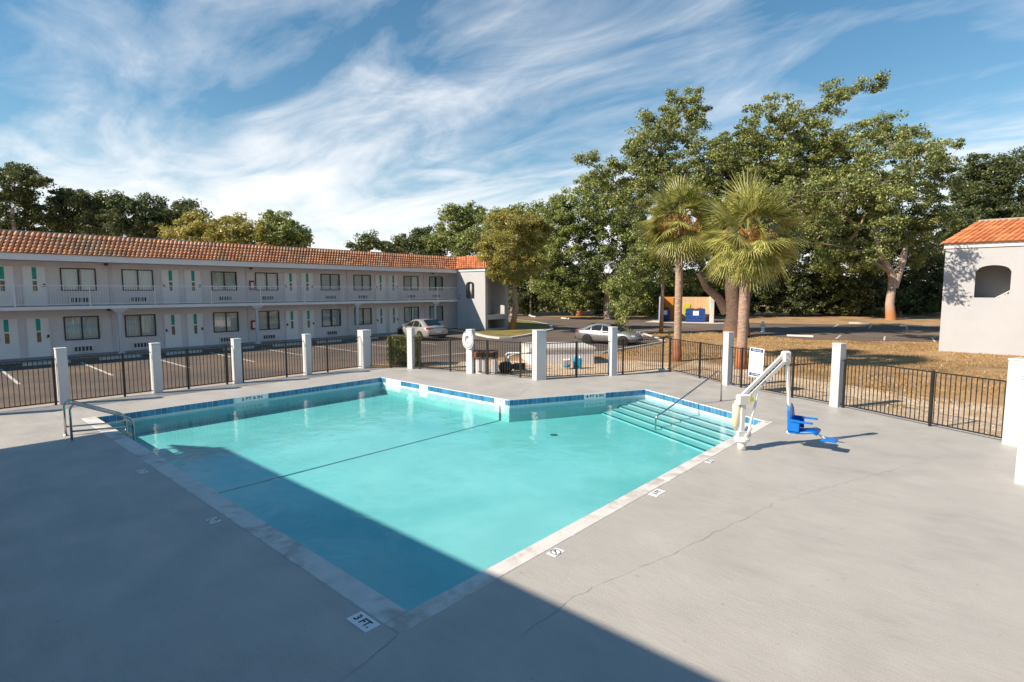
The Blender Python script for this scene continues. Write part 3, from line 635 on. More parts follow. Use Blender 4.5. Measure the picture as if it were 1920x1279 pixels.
# ---------------------------------------------------------------- roofs of barrel tiles
def tile_roof(mb, p0, p1, top0, top1, rows, w=.26, seg=6):
    p0, p1, top0, top1 = map(Vector, (p0, p1, top0, top1)); L = (p1 - p0).length; cols = max(1, round(L / w))
    nrm = (p1 - p0).cross(top0 - p0).normalized()
    if nrm.z < 0: nrm = -nrm
    mb.add([p0, p1, top1, top0], [(0, 1, 2, 3)])
    for c in range(cols):
        for r in range(rows):
            pts = []
            for e, (vv, lift_, sc) in enumerate([(r / rows - .25 / rows * (r > 0) - .03, .055, 1.0), ((r + 1) / rows, .012, .86)]):
                vv = max(vv, -.04); 
                mid = (c + .5) / cols
                base = (p0.lerp(p1, mid)).lerp(top0.lerp(top1, mid), vv)
                wl = ((p1 - p0).lerp(top1 - top0, vv)) / cols
                for k in range(seg + 1):
                    th = pi * k / seg; pts.append(base - wl * (.47 * sc * cos(th)) + nrm * (lift_ + .085 * sc * sin(th) - .015))
            b = [(k, k + 1, seg + 2 + k, seg + 1 + k) for k in range(seg)] + [tuple(range(seg, -1, -1))]
            mb.add(pts, b)
    return mb

# ---------------------------------------------------------------- parts shared by buildings
def door_at(parent, x, y, z, hand):       # door in a wall facing +X
    o = MB().box(x, y - .44, z + .005, x + .03, y + .44, z + 2.03).build('door', 'door', parent)
    MB().box(x + .0305, y - .09 , z + 1.38, x + .036, y + .09, z + 2.0).build('teal_panel', 'teal', o)
    MB().box(x + .0305, y - .085, z + .78, x + .036, y + .085, z + 1.30).build('amber_panel', 'amber', o)
    MB().box(x + .0305, y - .09, z + 1.305, x + .035, y + .09, z + 1.375).build('number_plate', 'signwhite', o)
    s = .37 * hand; k = MB(); k.cbox(x + .03, y + s - .045, z + 1.0, x + .06, y + s + .045, z + 1.15, .008); k.beam((x + .075, y + s, z + 1.0), (x + .075, y + s - .10 * hand, z + 1.0), .03, .02); k.build('handle', 'black', o)
    f = MB(); f.box(x, y - .51, z + .0, x + .05, y - .442, z + 2.07); f.box(x, y + .442, z, x + .05, y + .51, z + 2.07); f.box(x, y - .4415, z + 2.032, x + .05, y + .4415, z + 2.07); f.build('frame', 'wallgrey', o)
def window_at(parent, x, y, z0, z1, w=1.55, open_=False):
    o = MB(); t_ = .055
    o.box(x - .01, y - w / 2, z0, x + .05, y - w / 2 + t_, z1); o.box(x - .01, y + w / 2 - t_, z0, x + .05, y + w / 2, z1); o.box(x - .01, y - w / 2 + t_, z1 - t_, x + .048, y + w / 2 - t_, z1); o.box(x - .01, y - w / 2 + t_, z0, x + .048, y + w / 2 - t_, z0 + t_); o.box(x - .01, y - .035, z0 + t_, x + .045, y + .035, z1 - t_)
    o = o.build('window', 'darkframe', parent)
    for s in (-1, 1):
        c = y + s * w / 4
        MB().box(x + .012, c - w / 4 + .045, z0 + .05, x + .018, c + w / 4 - .03, z1 - .05).build('pane', 'glass', o)
    cu = MB(); n = 50; g = open_; V = []; Fc = []
    for i in range(n + 1):
        yy = y - w / 2 + .06 + (w - .12) * i / n; dx = -.10 + .018 * sin(i * 1.3) + .01 * sin(i * .37)
        V += [(x + dx, yy, z0 + .04), (x + dx, yy, z1 - .04)]
        if i < n and not (g and .46 < i / n < .60): Fc.append((2 * i, 2 * i + 1, 2 * i + 3, 2 * i + 2))
    cu.add(V, Fc).build('curtain', 'curtain', o)
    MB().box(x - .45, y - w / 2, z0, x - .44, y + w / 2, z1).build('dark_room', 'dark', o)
def ac_at(parent, x, y, z, white):
    o = MB().cbox(x, y - .46, z, x + .09, y + .46, z + .38, .01).build('air_conditioner', 'acgrey' if white else 'wallgrey', parent)
    l = MB()
    for q in range(5): l.box(x + .0905, y - .40 + .162 * q, z + .07, x + .095, y - .40 + .162 * q + .118, z + .31)
    l.build('louvres', 'acdark', o)
def wall_holes(mb, x, y0, y1, z0, z1, holes, th=.2):   # wall facing +X, holes (ya, yb, za, zb) sorted, may share y ranges
    ys = sorted(set([y0, y1] + [v for h in holes for v in h[:2]]))
    for a, b in zip(ys, ys[1:]):
        zs = [z0]; 
        for h in sorted(holes, key=lambda h: h[2]):
            if h[0] <= a + 1e-6 and h[1] >= b - 1e-6: zs += [h[2], h[3]]
        zs.append(z1)
        for i in range(0, len(zs), 2): mb.box(x - th, a, zs[i], x, b, zs[i + 1])
    return mb

# ---------------------------------------------------------------- motel wing across the parking lot
motel = thing('motel_wing', 'long two storey motel wing with orange tiled roof and upper walkway', 'building', (-38, 10, 0))
WX = -37.6; K = range(-3, 4); cent = [4.33 + 7.5 * k for k in K]
holes = []
for c in cent:
    for dy in (2.45, 5.2):
        for z0, z1 in ((.78, 2.07), (3.46, 4.67)): holes.append((c + dy - .775, c + dy + .775, z0, z1))
r0 = bpy.data.objects.new('tmp', None)
def mk(mb, name, mat, **k): return kid(mb, name, mat, motel, **k)
mk(wall_holes(MB(), WX, -20, 36.0, 0, 5.05, holes), 'facade', 'wallgrey')
mk(MB().box(-48, -20, -.1, -47.8, 36, 6.1).box(-47.8, -20, -.1, WX - .2, -19.8, 6.0).box(-47.8, 36, -.1, -36.05, 36.2, 6.0), 'rear_walls', 'stucco')
mk(MB().box(WX, -20, 2.49, -36.0, 33.09, 2.66), 'walkway_slab', 'trim')
mk(MB().box(WX, -20, 2.662, -36.1, 33.09, 2.668), 'walkway_surface', 'walk')
mk(MB().box(WX, -20, 4.98, -36.03, 33.09, 5.06), 'soffit', 'wallgrey')
mk(MB().box(-36.03, -20, 4.97, -35.95, 33.09, 5.29), 'fascia', 'trim')
rf = tile_roof(MB(), (-35.93, -20, 5.30), (-35.93, 33.0, 5.30), (-36.95, -20, 6.40), (-36.95, 34.05, 6.40), 6, .21)
mk(rf, 'tile_roof', 'terra_old')
mk(MB().box(-47.9, -20, 6.02, -36.97, 36.1, 6.2).box(-37.05, -20, 6.38, -36.90, 34.0, 6.46), 'flat_roof', 'walk')
for i, c in enumerate(cent):
    for z in (0.0, 2.668):
        for dy, h in ((-.62, -1), (.62, 1)):
            if c + dy > 35: continue
            door_at(motel, WX + .002, c + dy, z, h)
        for dy in (2.45, 5.2):
            if c + dy > 33: continue
            window_at(motel, WX, c + dy, z + (.78 if z == 0 else .79), z + (2.07 if z == 0 else 2.002), open_=((i * 3 + int(dy) + int(z)) % 4 == 1))
            ac_at(motel, WX + .002, c + dy, z + .10, z > 0)
    for z in (0, 2.668):
        if i % 1 == 0:
            MB().tube([(WX + .05, c + 3.85, z + .02), (WX + .05, c + 3.85, z + 2.31)], .04, 8).build('downpipe', 'wallgrey', motel)
for o in list(motel.children):
    if not o.matrix_parent_inverse.translation.length: o.matrix_parent_inverse = Matrix.Translation(motel.location).inverted()
for y in (16.0,):
    for z in (.85, 3.5):
        o = MB().cbox(WX + .002, y - .14, z, WX + .14, y + .14, z + .62, .01); o = mk(o, 'extinguisher_cabinet', 'red'); MB().box(WX + .141, y - .09, z + .1, WX + .145, y + .09, z + .5).build('glass_front', 'curtain', o)
for y in [-14.3, -6.8, .7, 8.2, 15.65, 23.1, 30.7]:
    cmb_ = MB().cbox(-36.28, y - .085, 0, -36.10, y + .085, 2.2, .012)
    cmb_.add([(-36.29, y - .09, 2.2), (-36.09, y - .09, 2.2), (-36.09, y + .09, 2.2), (-36.29, y + .09, 2.2), (-36.29, y - .42, 2.488), (-36.03, y - .42, 2.488), (-36.03, y + .42, 2.488), (-36.29, y + .42, 2.488), (-36.29, y - .2, 2.32), (-36.05, y - .2, 2.32), (-36.05, y + .2, 2.32), (-36.29, y + .2, 2.32)],
             [(0, 1, 9, 8), (1, 2, 10, 9), (2, 3, 11, 10), (3, 0, 8, 11), (8, 9, 5, 4), (9, 10, 6, 5), (10, 11, 7, 6), (11, 8, 4, 7)])
    cmb_.cbox(-36.33, y - .14, 0.001, -36.05, y + .14, .10, .01)
    mk(cmb_, 'column', 'white')
rl = MB().box(-36.09, -20, 3.70, -36.04, 33.08, 3.74).box(-36.085, -20, 2.75, -36.045, 33.08, 2.78)
for i in range(18): rl.box(-36.09, -20 + 2.99 * i, 2.667, -36.04, -19.95 + 2.99 * i, 3.70)
rl = mk(rl, 'balcony_railing', 'trim')
bb = MB()
for i in range(480): bb.box(-36.073, -19.9 + i * .1105, 2.78, -36.057, -19.884 + i * .1105, 3.70)
bb.build('balusters', 'trim', rl, kind='stuff')
for y, z in [(8.0, 4.93), (8.0, 2.42), (15.9, 4.93), (31.5, 4.93), (31.5, 2.42)]:
    mk(MB().lathe([(.02, .05), (.10, .04), (.11, 0), (.08, -.07), (0, -.10)], 14, Matrix.Translation((WX + .25, y, z))), 'walkway_lamp', 'rust', smooth=True)

# stair tower at the end of that wing
tw = thing('stair_tower', 'white stair tower with arched opening at the end of the motel wing', 'building', (-34.3, 34.5, 0))
def arch_wall(mb, ax, c, lo, hi, z0, z1, a, b, zb, zs, zt, th):  # wall in plane y=c (ax 'y') from x lo..hi with arched opening a..b, sill zb, spring zs, crown zt
    mb.box(lo, c, z0, a, c + th, z1); mb.box(b, c, z0, hi, c + th, z1); mb.box(a, c, z0, b, c + th, zb)
    n = 12; P = [(a + (b - a) * i / n, zs + (zt - zs) * (1 - (2 * i / n - 1) ** 2) ** .5) for i in range(n + 1)]
    for (xa, za), (xb, zb2) in zip(P, P[1:]):
        mb.add([(xa, c, za), (xb, c, zb2), (xb, c, z1), (xa, c, z1), (xa, c + th, za), (xb, c + th, zb2), (xb, c + th, z1), (xa, c + th, z1)], [(0, 1, 2, 3), (5, 4, 7, 6), (1, 0, 4, 5), (2, 6, 7, 3)])
    return mb
kid(arch_wall(MB(), 'y', 33.1, -36.0, -32.55, -.1, 5.3, -34.9, -33.85, 2.75, 3.95, 4.2, .2), 'front_wall', 'stucco', tw)
sw = MB(); sw.box(-32.75, 33.305, -.1, -32.55, 33.42, 5.29); sw.box(-32.75, 35.65, -.1, -32.55, 36, 5.29); sw.box(-32.75, 33.42, 4.75, -32.55, 35.65, 5.29); sw.box(-32.75, 33.42, .98, -32.55, 35.65, 1.40); sw.box(-32.75, 33.42, -.1, -32.55, 35.65, .22)
kid(sw, 'side_wall', 'stucco', tw)
kid(MB().box(-34.6, 33.31, -.1, -34.4, 36, 5.28).box(-34.4, 35.7, -.1, -32.76, 35.9, 5.28), 'inner_walls', 'inner', tw)
kid(MB().box(-34.39, 33.31, 1.0, -32.76, 35.69, 1.38), 'landing', 'inner', tw)
kid(MB().box(-34.39, 33.31, 4.9, -32.76, 35.69, 5.0), 'ceiling', 'inner', tw)
kid(MB().box(-36.02, 33.02, 5.08, -32.47, 33.099, 5.32).box(-32.549, 33.1, 5.08, -32.47, 36.05, 5.32), 'cornice', 'white', tw)
tr_ = tile_roof(MB(), (-35.85, 32.95, 5.33), (-32.4, 32.95, 5.33), (-36.9, 34.0, 6.42), (-33.5, 34.0, 6.42), 6, .21)
tile_roof(tr_, (-32.4, 32.95, 5.33), (-32.4, 36.1, 5.33), (-33.5, 34.0, 6.42), (-33.5, 36.1, 6.42), 6, .21)
kid(tr_, 'tile_roof', 'terra', tw)
o = MB(); o.tube([(-34.86, 33.14, 2.9), (-34.86, 33.14, 3.9)], .02); o.tube([(-33.89, 33.14, 2.9), (-33.89, 33.14, 3.9)], .02)
for i in range(9): o.tube([(-34.85 + .12 * i, 33.2, 2.76), (-34.85 + .12 * i, 33.2, 3.5)], .012, 6)
kid(o, 'window_grille', 'black', tw)
wl = MB().cbox(-35.75, 32.98, 2.95, -35.55, 33.098, 3.12, .02).tube([(-35.65, 33.05, 2.95), (-35.65, 33.05, 2.75), (-35.75, 33.05, 2.7), (-35.98, 33.05, 2.7)], .015, 6)
kid(wl, 'wall_lamp', 'steel', tw)

# right-hand wing
rw = thing('motel_end_block', 'white stucco motel end block with arched stair opening and orange hipped roof', 'building', (3, 45, 0))
RY = 40.5
kid(arch_wall(MB(), 'y', RY, -2.72, 20, -.1, 5.88, -1.32, .17, 3.07, 4.5, 4.86, .22), 'front_wall', 'stucco', rw)
kid(MB().box(-2.72, RY + .221, -.1, -2.5, 60, 5.87).box(-2.5, 59.8, -.1, 20, 60, 5.87).box(19.8, RY + .221, -.1, 20, 59.8, 5.87), 'side_walls', 'stucco', rw)
kid(MB().box(-2.49, RY + 2.0, 0, 3, RY + 2.1, 5.86).box(-2.49, RY + .23, 2.85, 3, RY + 1.99, 2.95), 'stairwell_walls', 'inner', rw)
kid(MB().box(-2.80, RY - .07, 5.86, 20.1, RY + .10, 6.12).box(-2.80, RY + .101, 5.86, -2.6, 60.1, 6.12), 'cornice', 'white', rw)
tr_ = tile_roof(MB(), (-2.86, RY - .14, 6.13), (20, RY - .14, 6.13), (-1.35, RY + 1.35, 7.42), (20, RY + 1.35, 7.42), 5, .27)
tile_roof(tr_, (-2.86, 60, 6.13), (-2.86, RY - .14, 6.13), (-1.35, 60, 7.42), (-1.35, RY + 1.35, 7.42), 5, .27)
kid(tr_, 'tile_roof', 'terra', rw)
kid(MB().box(-1.36, RY + 1.36, 7.2, 20, 60, 7.38).box(-1.42, RY + 1.30, 7.40, 20, RY + 1.42, 7.50), 'flat_roof', 'walk', rw)
st = MB()
st.beam((-.55, RY + .5, 2.95), (.6, RY + .5, 3.75), .05, .06)
for i in range(9): x = -.5 + i * .13; st.box(x, RY + .485, 2.8 + .696 * (x + .55) * .9, x + .04, RY + .515, 2.95 + .696 * (x + .55))
kid(st, 'stair_railing', 'white', rw)

# the wing behind the viewer, which throws the long shadow over the deck and pool
ez, ey, ex = 6.45, 4.72 - Ly * 6.45 / math.tan(SUN_EL), -15.85 - Lx * 6.45 / math.tan(SUN_EL)
bw = thing('shading_wing', 'motel wing behind the viewer whose straight roofline shades the near deck', 'building', (0, ey - 5, 0))
def bk_(mb, name, mat): return kid(mb, name, mat, bw)
bk_(MB().box(ex + 1.6, ey - 9, -.1, 26, ey - 1.6, 6.3), 'walls', 'stucco')
bk_(MB().box(ex + .4, ey - 9.3, 5.0, 27, ey + .45, 5.3), 'eaves', 'trim')
bk_(MB().box(ex, ey - 9.6, 6.25, 27, ey, ez), 'parapet', 'terra')
bk_(tile_roof(MB(), (ex - .5, ey + .55, 5.31), (27, ey + .55, 5.31), (ex, ey, 6.3), (27, ey, 6.3), 4, .5, 4), 'tile_roof', 'terra')
bk_(MB().box(ex + .5, ey - 1.6, 2.5, 26, ey + .3, 2.68), 'walkway_slab', 'trim')

# ---------------------------------------------------------------- wheel stops
ws0 = None
for k in range(-1, 7):
    y = 4.7 + 2.97 * k
    lab = ['white concrete wheel stop outside the left edge of the lot', 'white concrete wheel stop before the doors at the far left of the lot', 'white concrete wheel stop left of the first porch column', 'white concrete wheel stop right of the first porch column', 'white concrete wheel stop before the paired doors behind the third post',
           'white concrete wheel stop left of the second porch column', 'white concrete wheel stop right of the second porch column', 'white concrete wheel stop left of the clipped hedge'][k + 1]
    if ws0 is None:
        mb = MB(); pr = [(-.08, 0), (.08, 0), (.055, .13), (-.055, .13)]
        mb.add([(x, -.9, z) for x, z in pr] + [(x * .9, .9, z) for x, z in pr], [(0, 1, 2, 3), (7, 6, 5, 4), (0, 4, 5, 1), (1, 5, 6, 2), (2, 6, 7, 3), (3, 7, 4, 0)])
        ws0 = mb.build('wheel_stop', 'kerb'); ws0.location = (-34.1, y, Gz + .01); tag(ws0, lab, 'wheel stop', 'wheel stops in the motel parking bays')
    else:
        o = ws0.copy(); C.objects.link(o); o.location = (-34.1, y, Gz + .01); o['label'] = lab
for px, py, rz, lab in [(1610, 606, radians(105), 'white wheel stop lying across the lot left of the forked oak'), (1708, 611, radians(105), 'white wheel stop on the verge right of the forked oak trunk'), (1500, 630, radians(100), 'white wheel stop on the near side of the shaded lot'),
                        (1000, 612.5 - 19, radians(60), 'white wheel stop at the foot of the pale pole'), (1060, 597, radians(70), 'white wheel stop before the orange stump')]:
    g = gnd(px, py); o = ws0.copy(); C.objects.link(o); o.location = (g.x, g.y, Gz + .01); o.rotation_euler = (0, 0, rz); o['label'] = lab; o['group'] = 'wheel stops in the far lot'

# ---------------------------------------------------------------- cars
def car(name, label, loc, rz, paint, rimm, L=4.75, scale=1.0):
    t = thing(name, label, 'car', loc, rz)
    st = [(-1.02, .62, .50, .80), (-1.0, .74, .38, .93), (-.9, .84, .28, 1.02), (-.5, .90, .22, 1.05), (0, .915, .20, 1.02), (.6, .92, .18, .97), (1.4, .92, .18, .94), (2.2, .915, .18, .93), (2.75, .90, .20, .90), (3.2, .87, .20, .82), (3.5, .80, .24, .72), (3.66, .66, .32, .62), (3.7, .5, .4, .55)]
    V = []; n = 12
    for x, w, zb, zt in st:
        h = zt - zb; half = [(0, zb), (w * .85, zb), (w * .97, zb + h * .18), (w, zb + h * .55), (w * .97, zb + h * .82), (w * .84, zt - .01), (0, zt + .03)]
        ring = half + [(-y, z) for y, z in half[-2:0:-1]]
        V += [(x, y, z) for y, z in ring]
    Fb = [(i * n + k, i * n + (k + 1) % n, (i + 1) * n + (k + 1) % n, (i + 1) * n + k) for i in range(len(st) - 1) for k in range(n)]
    Fb += [tuple(range(n - 1, -1, -1)), tuple(range((len(st) - 1) * n, len(st) * n))]
    body = MB().add(V, [f[::-1] for f in Fb]).build('body', paint, t, True)
    # greenhouse
    prof = [(-.62, .99, .76), (-.30, 1.20, .70), (.10, 1.38, .64), (.55, 1.455, .60), (1.1, 1.46, .60), (1.5, 1.40, .62), (1.95, 1.20, .68), (2.45, .93, .78)]
    V = []; m = 6
    for x, z, w in prof:
        zb = .93; V += [(x, .84, zb), (x, (.84 + w) / 2 + .02 if z > 1.05 else .82, (zb + z) / 2), (x, w * .9, z - .015), (x, 0, z + .012), (x, -w * .9, z - .015), (x, -.84, zb)]
        V[-2 - 0]  # keep order
    V2 = []
    for x, z, w in prof: V2 += [(x, .845, .92), (x, w + .03, z - .07 if z > 1.05 else z - .03), (x, w * .88, z), (x, 0, z + .015), (x, -w * .88, z), (x, -(w + .03), z - .07 if z > 1.05 else z - .03), (x, -.845, .92)]
    m = 7; Fg = [(i * m + k, i * m + k + 1, (i + 1) * m + k + 1, (i + 1) * m + k) for i in range(len(prof) - 1) for k in range(m - 1)]
    MB().add(V2, [f for f in Fg]).build('roof', paint, t, True)
    gl = MB()
    for s in (-1, 1):
        def q(x, z, f=0.012):
            xs = [p[0] for p in prof]; zt = np.interp(x, xs, [p[1] for p in prof]); w = np.interp(x, xs, [p[2] for p in prof]); zz_ = zt - .07; y = .845 + ((w + .03) - .845) * (z - .92) / max(.05, zz_ - .92)
            return (x, s * (y + f), z)
        for pts in ([(1.12, .95), (2.18, .95), (1.62, 1.25), (1.12, 1.36)], [(.28, .96), (1.05, .95), (1.05, 1.36), (.62, 1.36), (.30, 1.25)], [(-.22, 1.0), (.2, .97), (.22, 1.23)]):
            P = [q(x, z) for x, z in pts]; f = tuple(range(len(P))); gl.add(P, [f if s < 0 else f[::-1]])
    gl.build('side_windows', 'carglass', t)
    MB().add([(-.60, -.60, 1.06), (-.60, .60, 1.06), (.10, .52, 1.44), (.10, -.52, 1.44), (-.60, 0, 1.09), (.10, 0, 1.46)], [(0, 4, 5, 3), (4, 1, 2, 5)]).build('rear_window', 'carglass', t)
    MB().add([(2.36, -.66, 1.02), (2.36, .66, 1.02), (1.58, .54, 1.41), (1.58, -.54, 1.41), (2.36, 0, 1.05), (1.58, 0, 1.44)], [(4, 0, 3, 5), (1, 4, 5, 2)]).build('windscreen', 'carglass', t)
    for s in (-1, 1):
        lm = MB().add([(-.99, s * .42, .80), (-.99, s * .70, .80), (-.80, s * .885, .82), (-.80, s * .875, .95), (-.97, s * .70, .965), (-1.0, s * .42, .93)], [(0, 1, 4, 5), (1, 2, 3, 4)])
        lm.v = [(x - .02, y * 1.02, z) for x, y, z in lm.v]; lm.build('tail_light', 'redlamp', t)
        lm = MB().add([(3.64, s * .50, .56), (3.50, s * .72, .58), (3.30, s * .855, .66), (3.30, s * .84, .75), (3.50, s * .70, .72), (3.66, s * .50, .62)], [(0, 1, 4, 5), (1, 2, 3, 4)])
        lm.v = [(x + .03, y * 1.03, z) for x, y, z in lm.v]; lm.build('headlight', 'clearlamp', t)
        MB().cbox(1.98, s * .99 - .09, .95, 2.12, s * .99 + .09, 1.07, .03).build('wing_mirror', paint, t)
        hd = MB(); hd.cbox(.35, s * .925 - .015, .83, .52, s * .925 + .015, .86, .008); hd.cbox(1.18, s * .925 - .015, .83, 1.35, s * .925 + .015, .86, .008); hd.build('door_handles', paint, t)
        for x in (0, 2.72):
            my = Matrix.Translation((x, s * .80, .325)) @ Matrix.Rotation(-s * pi / 2, 4, 'X')
            MB().lathe([(.0, .0), (.385, .0), (.385, .133), (.36, .138), (0, .138)], 26, my).build('wheel_arch', 'black', t)
            w = MB().lathe([(.22, -.05), (.30, -.05), (.325, -.02), (.325, .13), (.30, .155), (.22, .155)], 28, my).build('wheel', 'tyre', t, True)
            r = MB().lathe([(.0, .12), (.06, .125), (.065, .15), (.0, .155)], 16, my); r.lathe([(.20, .10), (.225, .16), (.21, .16), (.195, .12)], 28, my)
            for k in range(7):
                mm = my @ Matrix.Rotation(2 * pi * k / 7, 4, 'Z'); r.box(.05, -.022, .125, .205, .022, .150, mm)
            r.build('rim', rimm, w)
    MB().box(-1.035, -.24, .60, -1.02, .24, .72).build('number_plate', 'curtain', t)
    MB().cbox(-1.06, -.80, .36, -.96, .80, .46, .02).build('bumper_strip', 'black', t)
    MB().box(3.68, -.42, .42, 3.72, .42, .52).build('grille', 'black', t)
    t.scale = (scale,) * 3
    return t
car('silver_sedan', 'clean silver sedan parked nose in to the motel wing', (-30.4, 25.35, Gz), radians(180 - 8), 'silver', 'rim')
car('shaded_sedan', 'silver grey sedan with dark wheels in dappled tree shade', (-20.7, 31.35, Gz), radians(9), 'silver_shade', 'rimdark', scale=.92)

# ---------------------------------------------------------------- dumpsters and enclosure
en = thing('dumpster_enclosure', 'walled dumpster corral with tan, orange and lime panels', 'enclosure', (-26, 57.5, 0), 0)
ra = atan2(59.4 - 57.2, -23.7 + 28.4); 
em = Matrix.Translation((-28.5, 57.2, 0)) @ Matrix.Rotation(ra, 4, 'Z')
def ek(mb, name, mat): mb.v = [tuple(em @ Vector(v)) for v in mb.v]; return kid(mb, name, mat, en)
ek(MB().cbox(-.35, -1.2, Gz, .0, 2.4, 2.75, .02), 'left_wall', 'inner'); ek(MB().cbox(5.0, -.6, Gz, 5.4, 2.6, 2.75, .02), 'right_wall', 'kerb')
bwl = MB()
for i in range(12): bwl.box(.003 + i * .416, 2.2, Gz, .41 + i * .416, 2.4, 2.70)
ek(bwl, 'rear_boards', 'tan'); ek(MB().box(.15, 2.0, Gz, 1.15, 2.1, 2.7), 'gate_leaf', 'orange'); ek(MB().box(2.3, 2.12, Gz, 3.0, 2.18, 1.9).add([(1.2, 2.12, 1.2), (1.9, 2.12, 1.2), (1.2, 2.12, 2.4)], [(0, 1, 2)]), 'gate_panel', 'lime')
def dumpster(px, py, rz, lab, w):
    g = gnd(px, py); t = thing('dumpster', lab, 'dumpster', (g.x, g.y, Gz), rz, 'blue dumpsters in the walled corral')
    b = MB(); pr = [(-.75, .12), (.55, .12), (.75, .95), (.75, 1.2), (-.75, 1.45)]
    n = 5; b.add([(-w / 2, y, z) for y, z in pr] + [(w / 2, y, z) for y, z in pr], [tuple(range(5)), tuple(range(9, 4, -1))] + [(i, i + 5, (i + 1) % 5 + 5, (i + 1) % 5) for i in range(5)])
    for k in range(2): b.box(-w / 2 - .03, -.78, .45 + .45 * k, w / 2 + .03, -.751, .52 + .45 * k)
    b.build('container', 'dumpblue', t)
    ld = MB(); 
    for s in (-1, 1): ld.add([(s * w / 4 - w / 4 + .01, -.80, 1.46), (s * w / 4 + w / 4 - .01, -.80, 1.46), (s * w / 4 + w / 4 - .01, .78, 1.22), (s * w / 4 - w / 4 + .01, .78, 1.22), (s * w / 4, -.1, 1.62)], [(0, 1, 4), (1, 2, 4), (2, 3, 4), (3, 0, 4)])
    ld.build('lid', 'rust' if w > 2 else 'black', t)
    MB().box(-.25, -.80, .75, .35, -.785, 1.25).build('notice', 'signwhite', t)
    for s in (-1, 1): MB().box(s * (w / 2 + .03) - .03, -.5, .75, s * (w / 2 + .03) + .03, .3, .90).build('lift_sleeve', 'dumpblue', t)
    for sx in (-1, 1):
        for sy in (-1, 1): MB().lathe([(.07, -.03), (.07, .03)], 10, Matrix.Translation((sx * w * .38, sy * .5 - .05, .075)) @ Matrix.Rotation(pi / 2, 4, 'Y')).build('castor', 'black', t)
dumpster(1245, 601, ra, 'small blue dumpster with black lid at the left of the corral', 1.25)
dumpster(1303, 602.5, ra, 'wide blue dumpster with rusty brown lid at the right of the corral', 2.05)

# ---------------------------------------------------------------- pool equipment and odds and ends
t = thing('equipment_wall', 'low beige block wall with white flat capping behind the pool fence', 'wall', (-17.2, 22.6, 0))
q = [tuple(gnd(1000, 688)[:2]), tuple(gnd(1092, 690)[:2])]
pa, pb = Vector((-16.2, 20.4, 0)), Vector((-14.6, 22.3, 0)); dd = (pb - pa).normalized(); nn = Vector((-dd.y, dd.x, 0))
P = [pa - dd * .6, pb, pb + nn * 2.5, pa + nn * 2.9 - dd * .6]
kid(MB().prism([(p.x, p.y) for p in P], Gz, .66), 'block', 'tan' if False else 'wallgrey', t); kid(MB().prism(offset_poly([(p.x, p.y) for p in P], -.08), .661, .76), 'capping', 'kerb', t)
g = gnd(912, 699); t = thing('filter_cabinet', 'grey box cabinet on legs beside the pool pump', 'cabinet', (g.x, g.y, Gz), radians(40), None)
b = MB().cbox(-.5, -.35, .72, .5, .35, 1.0, .02); b.build('top_box', 'rust', t); MB().cbox(-.42, -.3, 0, -.02, .3, .70, .02).build('lower_box', 'wallgrey', t); MB().cbox(.22, -.32, 0, .45, .3, .715, .02).build('side_panel', 'wallgrey', t); MB().box(-.40, -.36, .78, .42, -.352, .95).build('vent', 'black', t)
g = gnd(948, 697); t = thing('pool_pump', 'black round pool pump and motor with white pipes', 'pump', (g.x, g.y, Gz), radians(45))
MB().lathe([(.0, .0), (.2, .02), (.29, .15), (.30, .3), (.24, .45), (.1, .5), (0, .5)], 20).build('strainer_pot', 'black', t, True)
MB().tube([(.28, 0, .28), (.34, 0, .28), (.36, 0, .28), (.85, 0, .28)], [.11, .11, .16, .16], 16).build('motor', 'black', t, True)
MB().cbox(.3, -.2, 0, .9, .2, .08, .01).build('plinth', 'kerb', t)
pp = MB().tube([(0, 0, .5), (0, 0, .78), (.08, 0, .86), (.9, 0, .86), (1.1, 0, .9)], .045, 8); pp.tube([(.15, .1, .4), (.15, .4, .55), (.15, .8, .6), (.6, 1.0, .75), (1.2, .9, .75)], .045, 8); pp.build('pipes', 'white_metal', t, True)
g = gnd(1063, 690); t = thing('bucket', 'white plastic bucket with blue label behind the fence', 'bucket', (g.x, g.y, Gz))
MB().lathe([(.15, 0), (.17, .42), (.185, .42), (.185, .46), (.14, .46), (.13, .05)], 18).build('pail', 'signwhite', t, True); MB().lathe([(.163, .12), (.170, .22)], 18).build('label_band', 'bucketblue', t, True)
g = gnd(1083, 689); t = thing('chemical_jug', 'bright blue plastic jug beside the white bucket', 'jug', (g.x, g.y, Gz), .6)
MB().cbox(-.19, -.14, 0, .19, .14, .50, .06).build('jug_body', 'bucketblue', t); MB().lathe([(.05, .5), (.05, .57), (0, .57)], 12, Matrix.Translation((.1, 0, 0))).build('cap', 'signwhite', t); MB().tube([(-.14, 0, .48), (-.10, 0, .57), (.02, 0, .57), (.04, 0, .49)], .02, 6).build('handle', 'bucketblue', t)
t = thing('skimmer_block', 'small white block at the foot of the fence corner', 'block', (-10.85, 21.85, 0), .4); MB().cbox(-.14, -.08, 0, .14, .08, .11, .02).build('block', 'white', t); MB().lathe([(.03, .11), (.03, .13), (0, .13)], 10).build('cap', 'white_metal', t)
g = gnd(1430, 621); t = thing('fire_hydrant', 'pale fire hydrant at the edge of the shaded lot', 'hydrant', (g.x, g.y, Gz))
MB().lathe([(.2, 0), (.2, .06), (.13, .07), (.13, .6), (.17, .62), (.17, .67), (.14, .78), (.06, .86), (.05, .92), (0, .92)], 16).build('barrel', 'trim', t, True)
for s in (-1, 1): MB().lathe([(.06, 0), (.06, .2), (.075, .2), (.075, .25), (0, .25)], 12, Matrix.Translation((0, 0, .5)) @ Matrix.Rotation(s * pi / 2, 4, 'Y')).build('nozzle', 'trim', t)
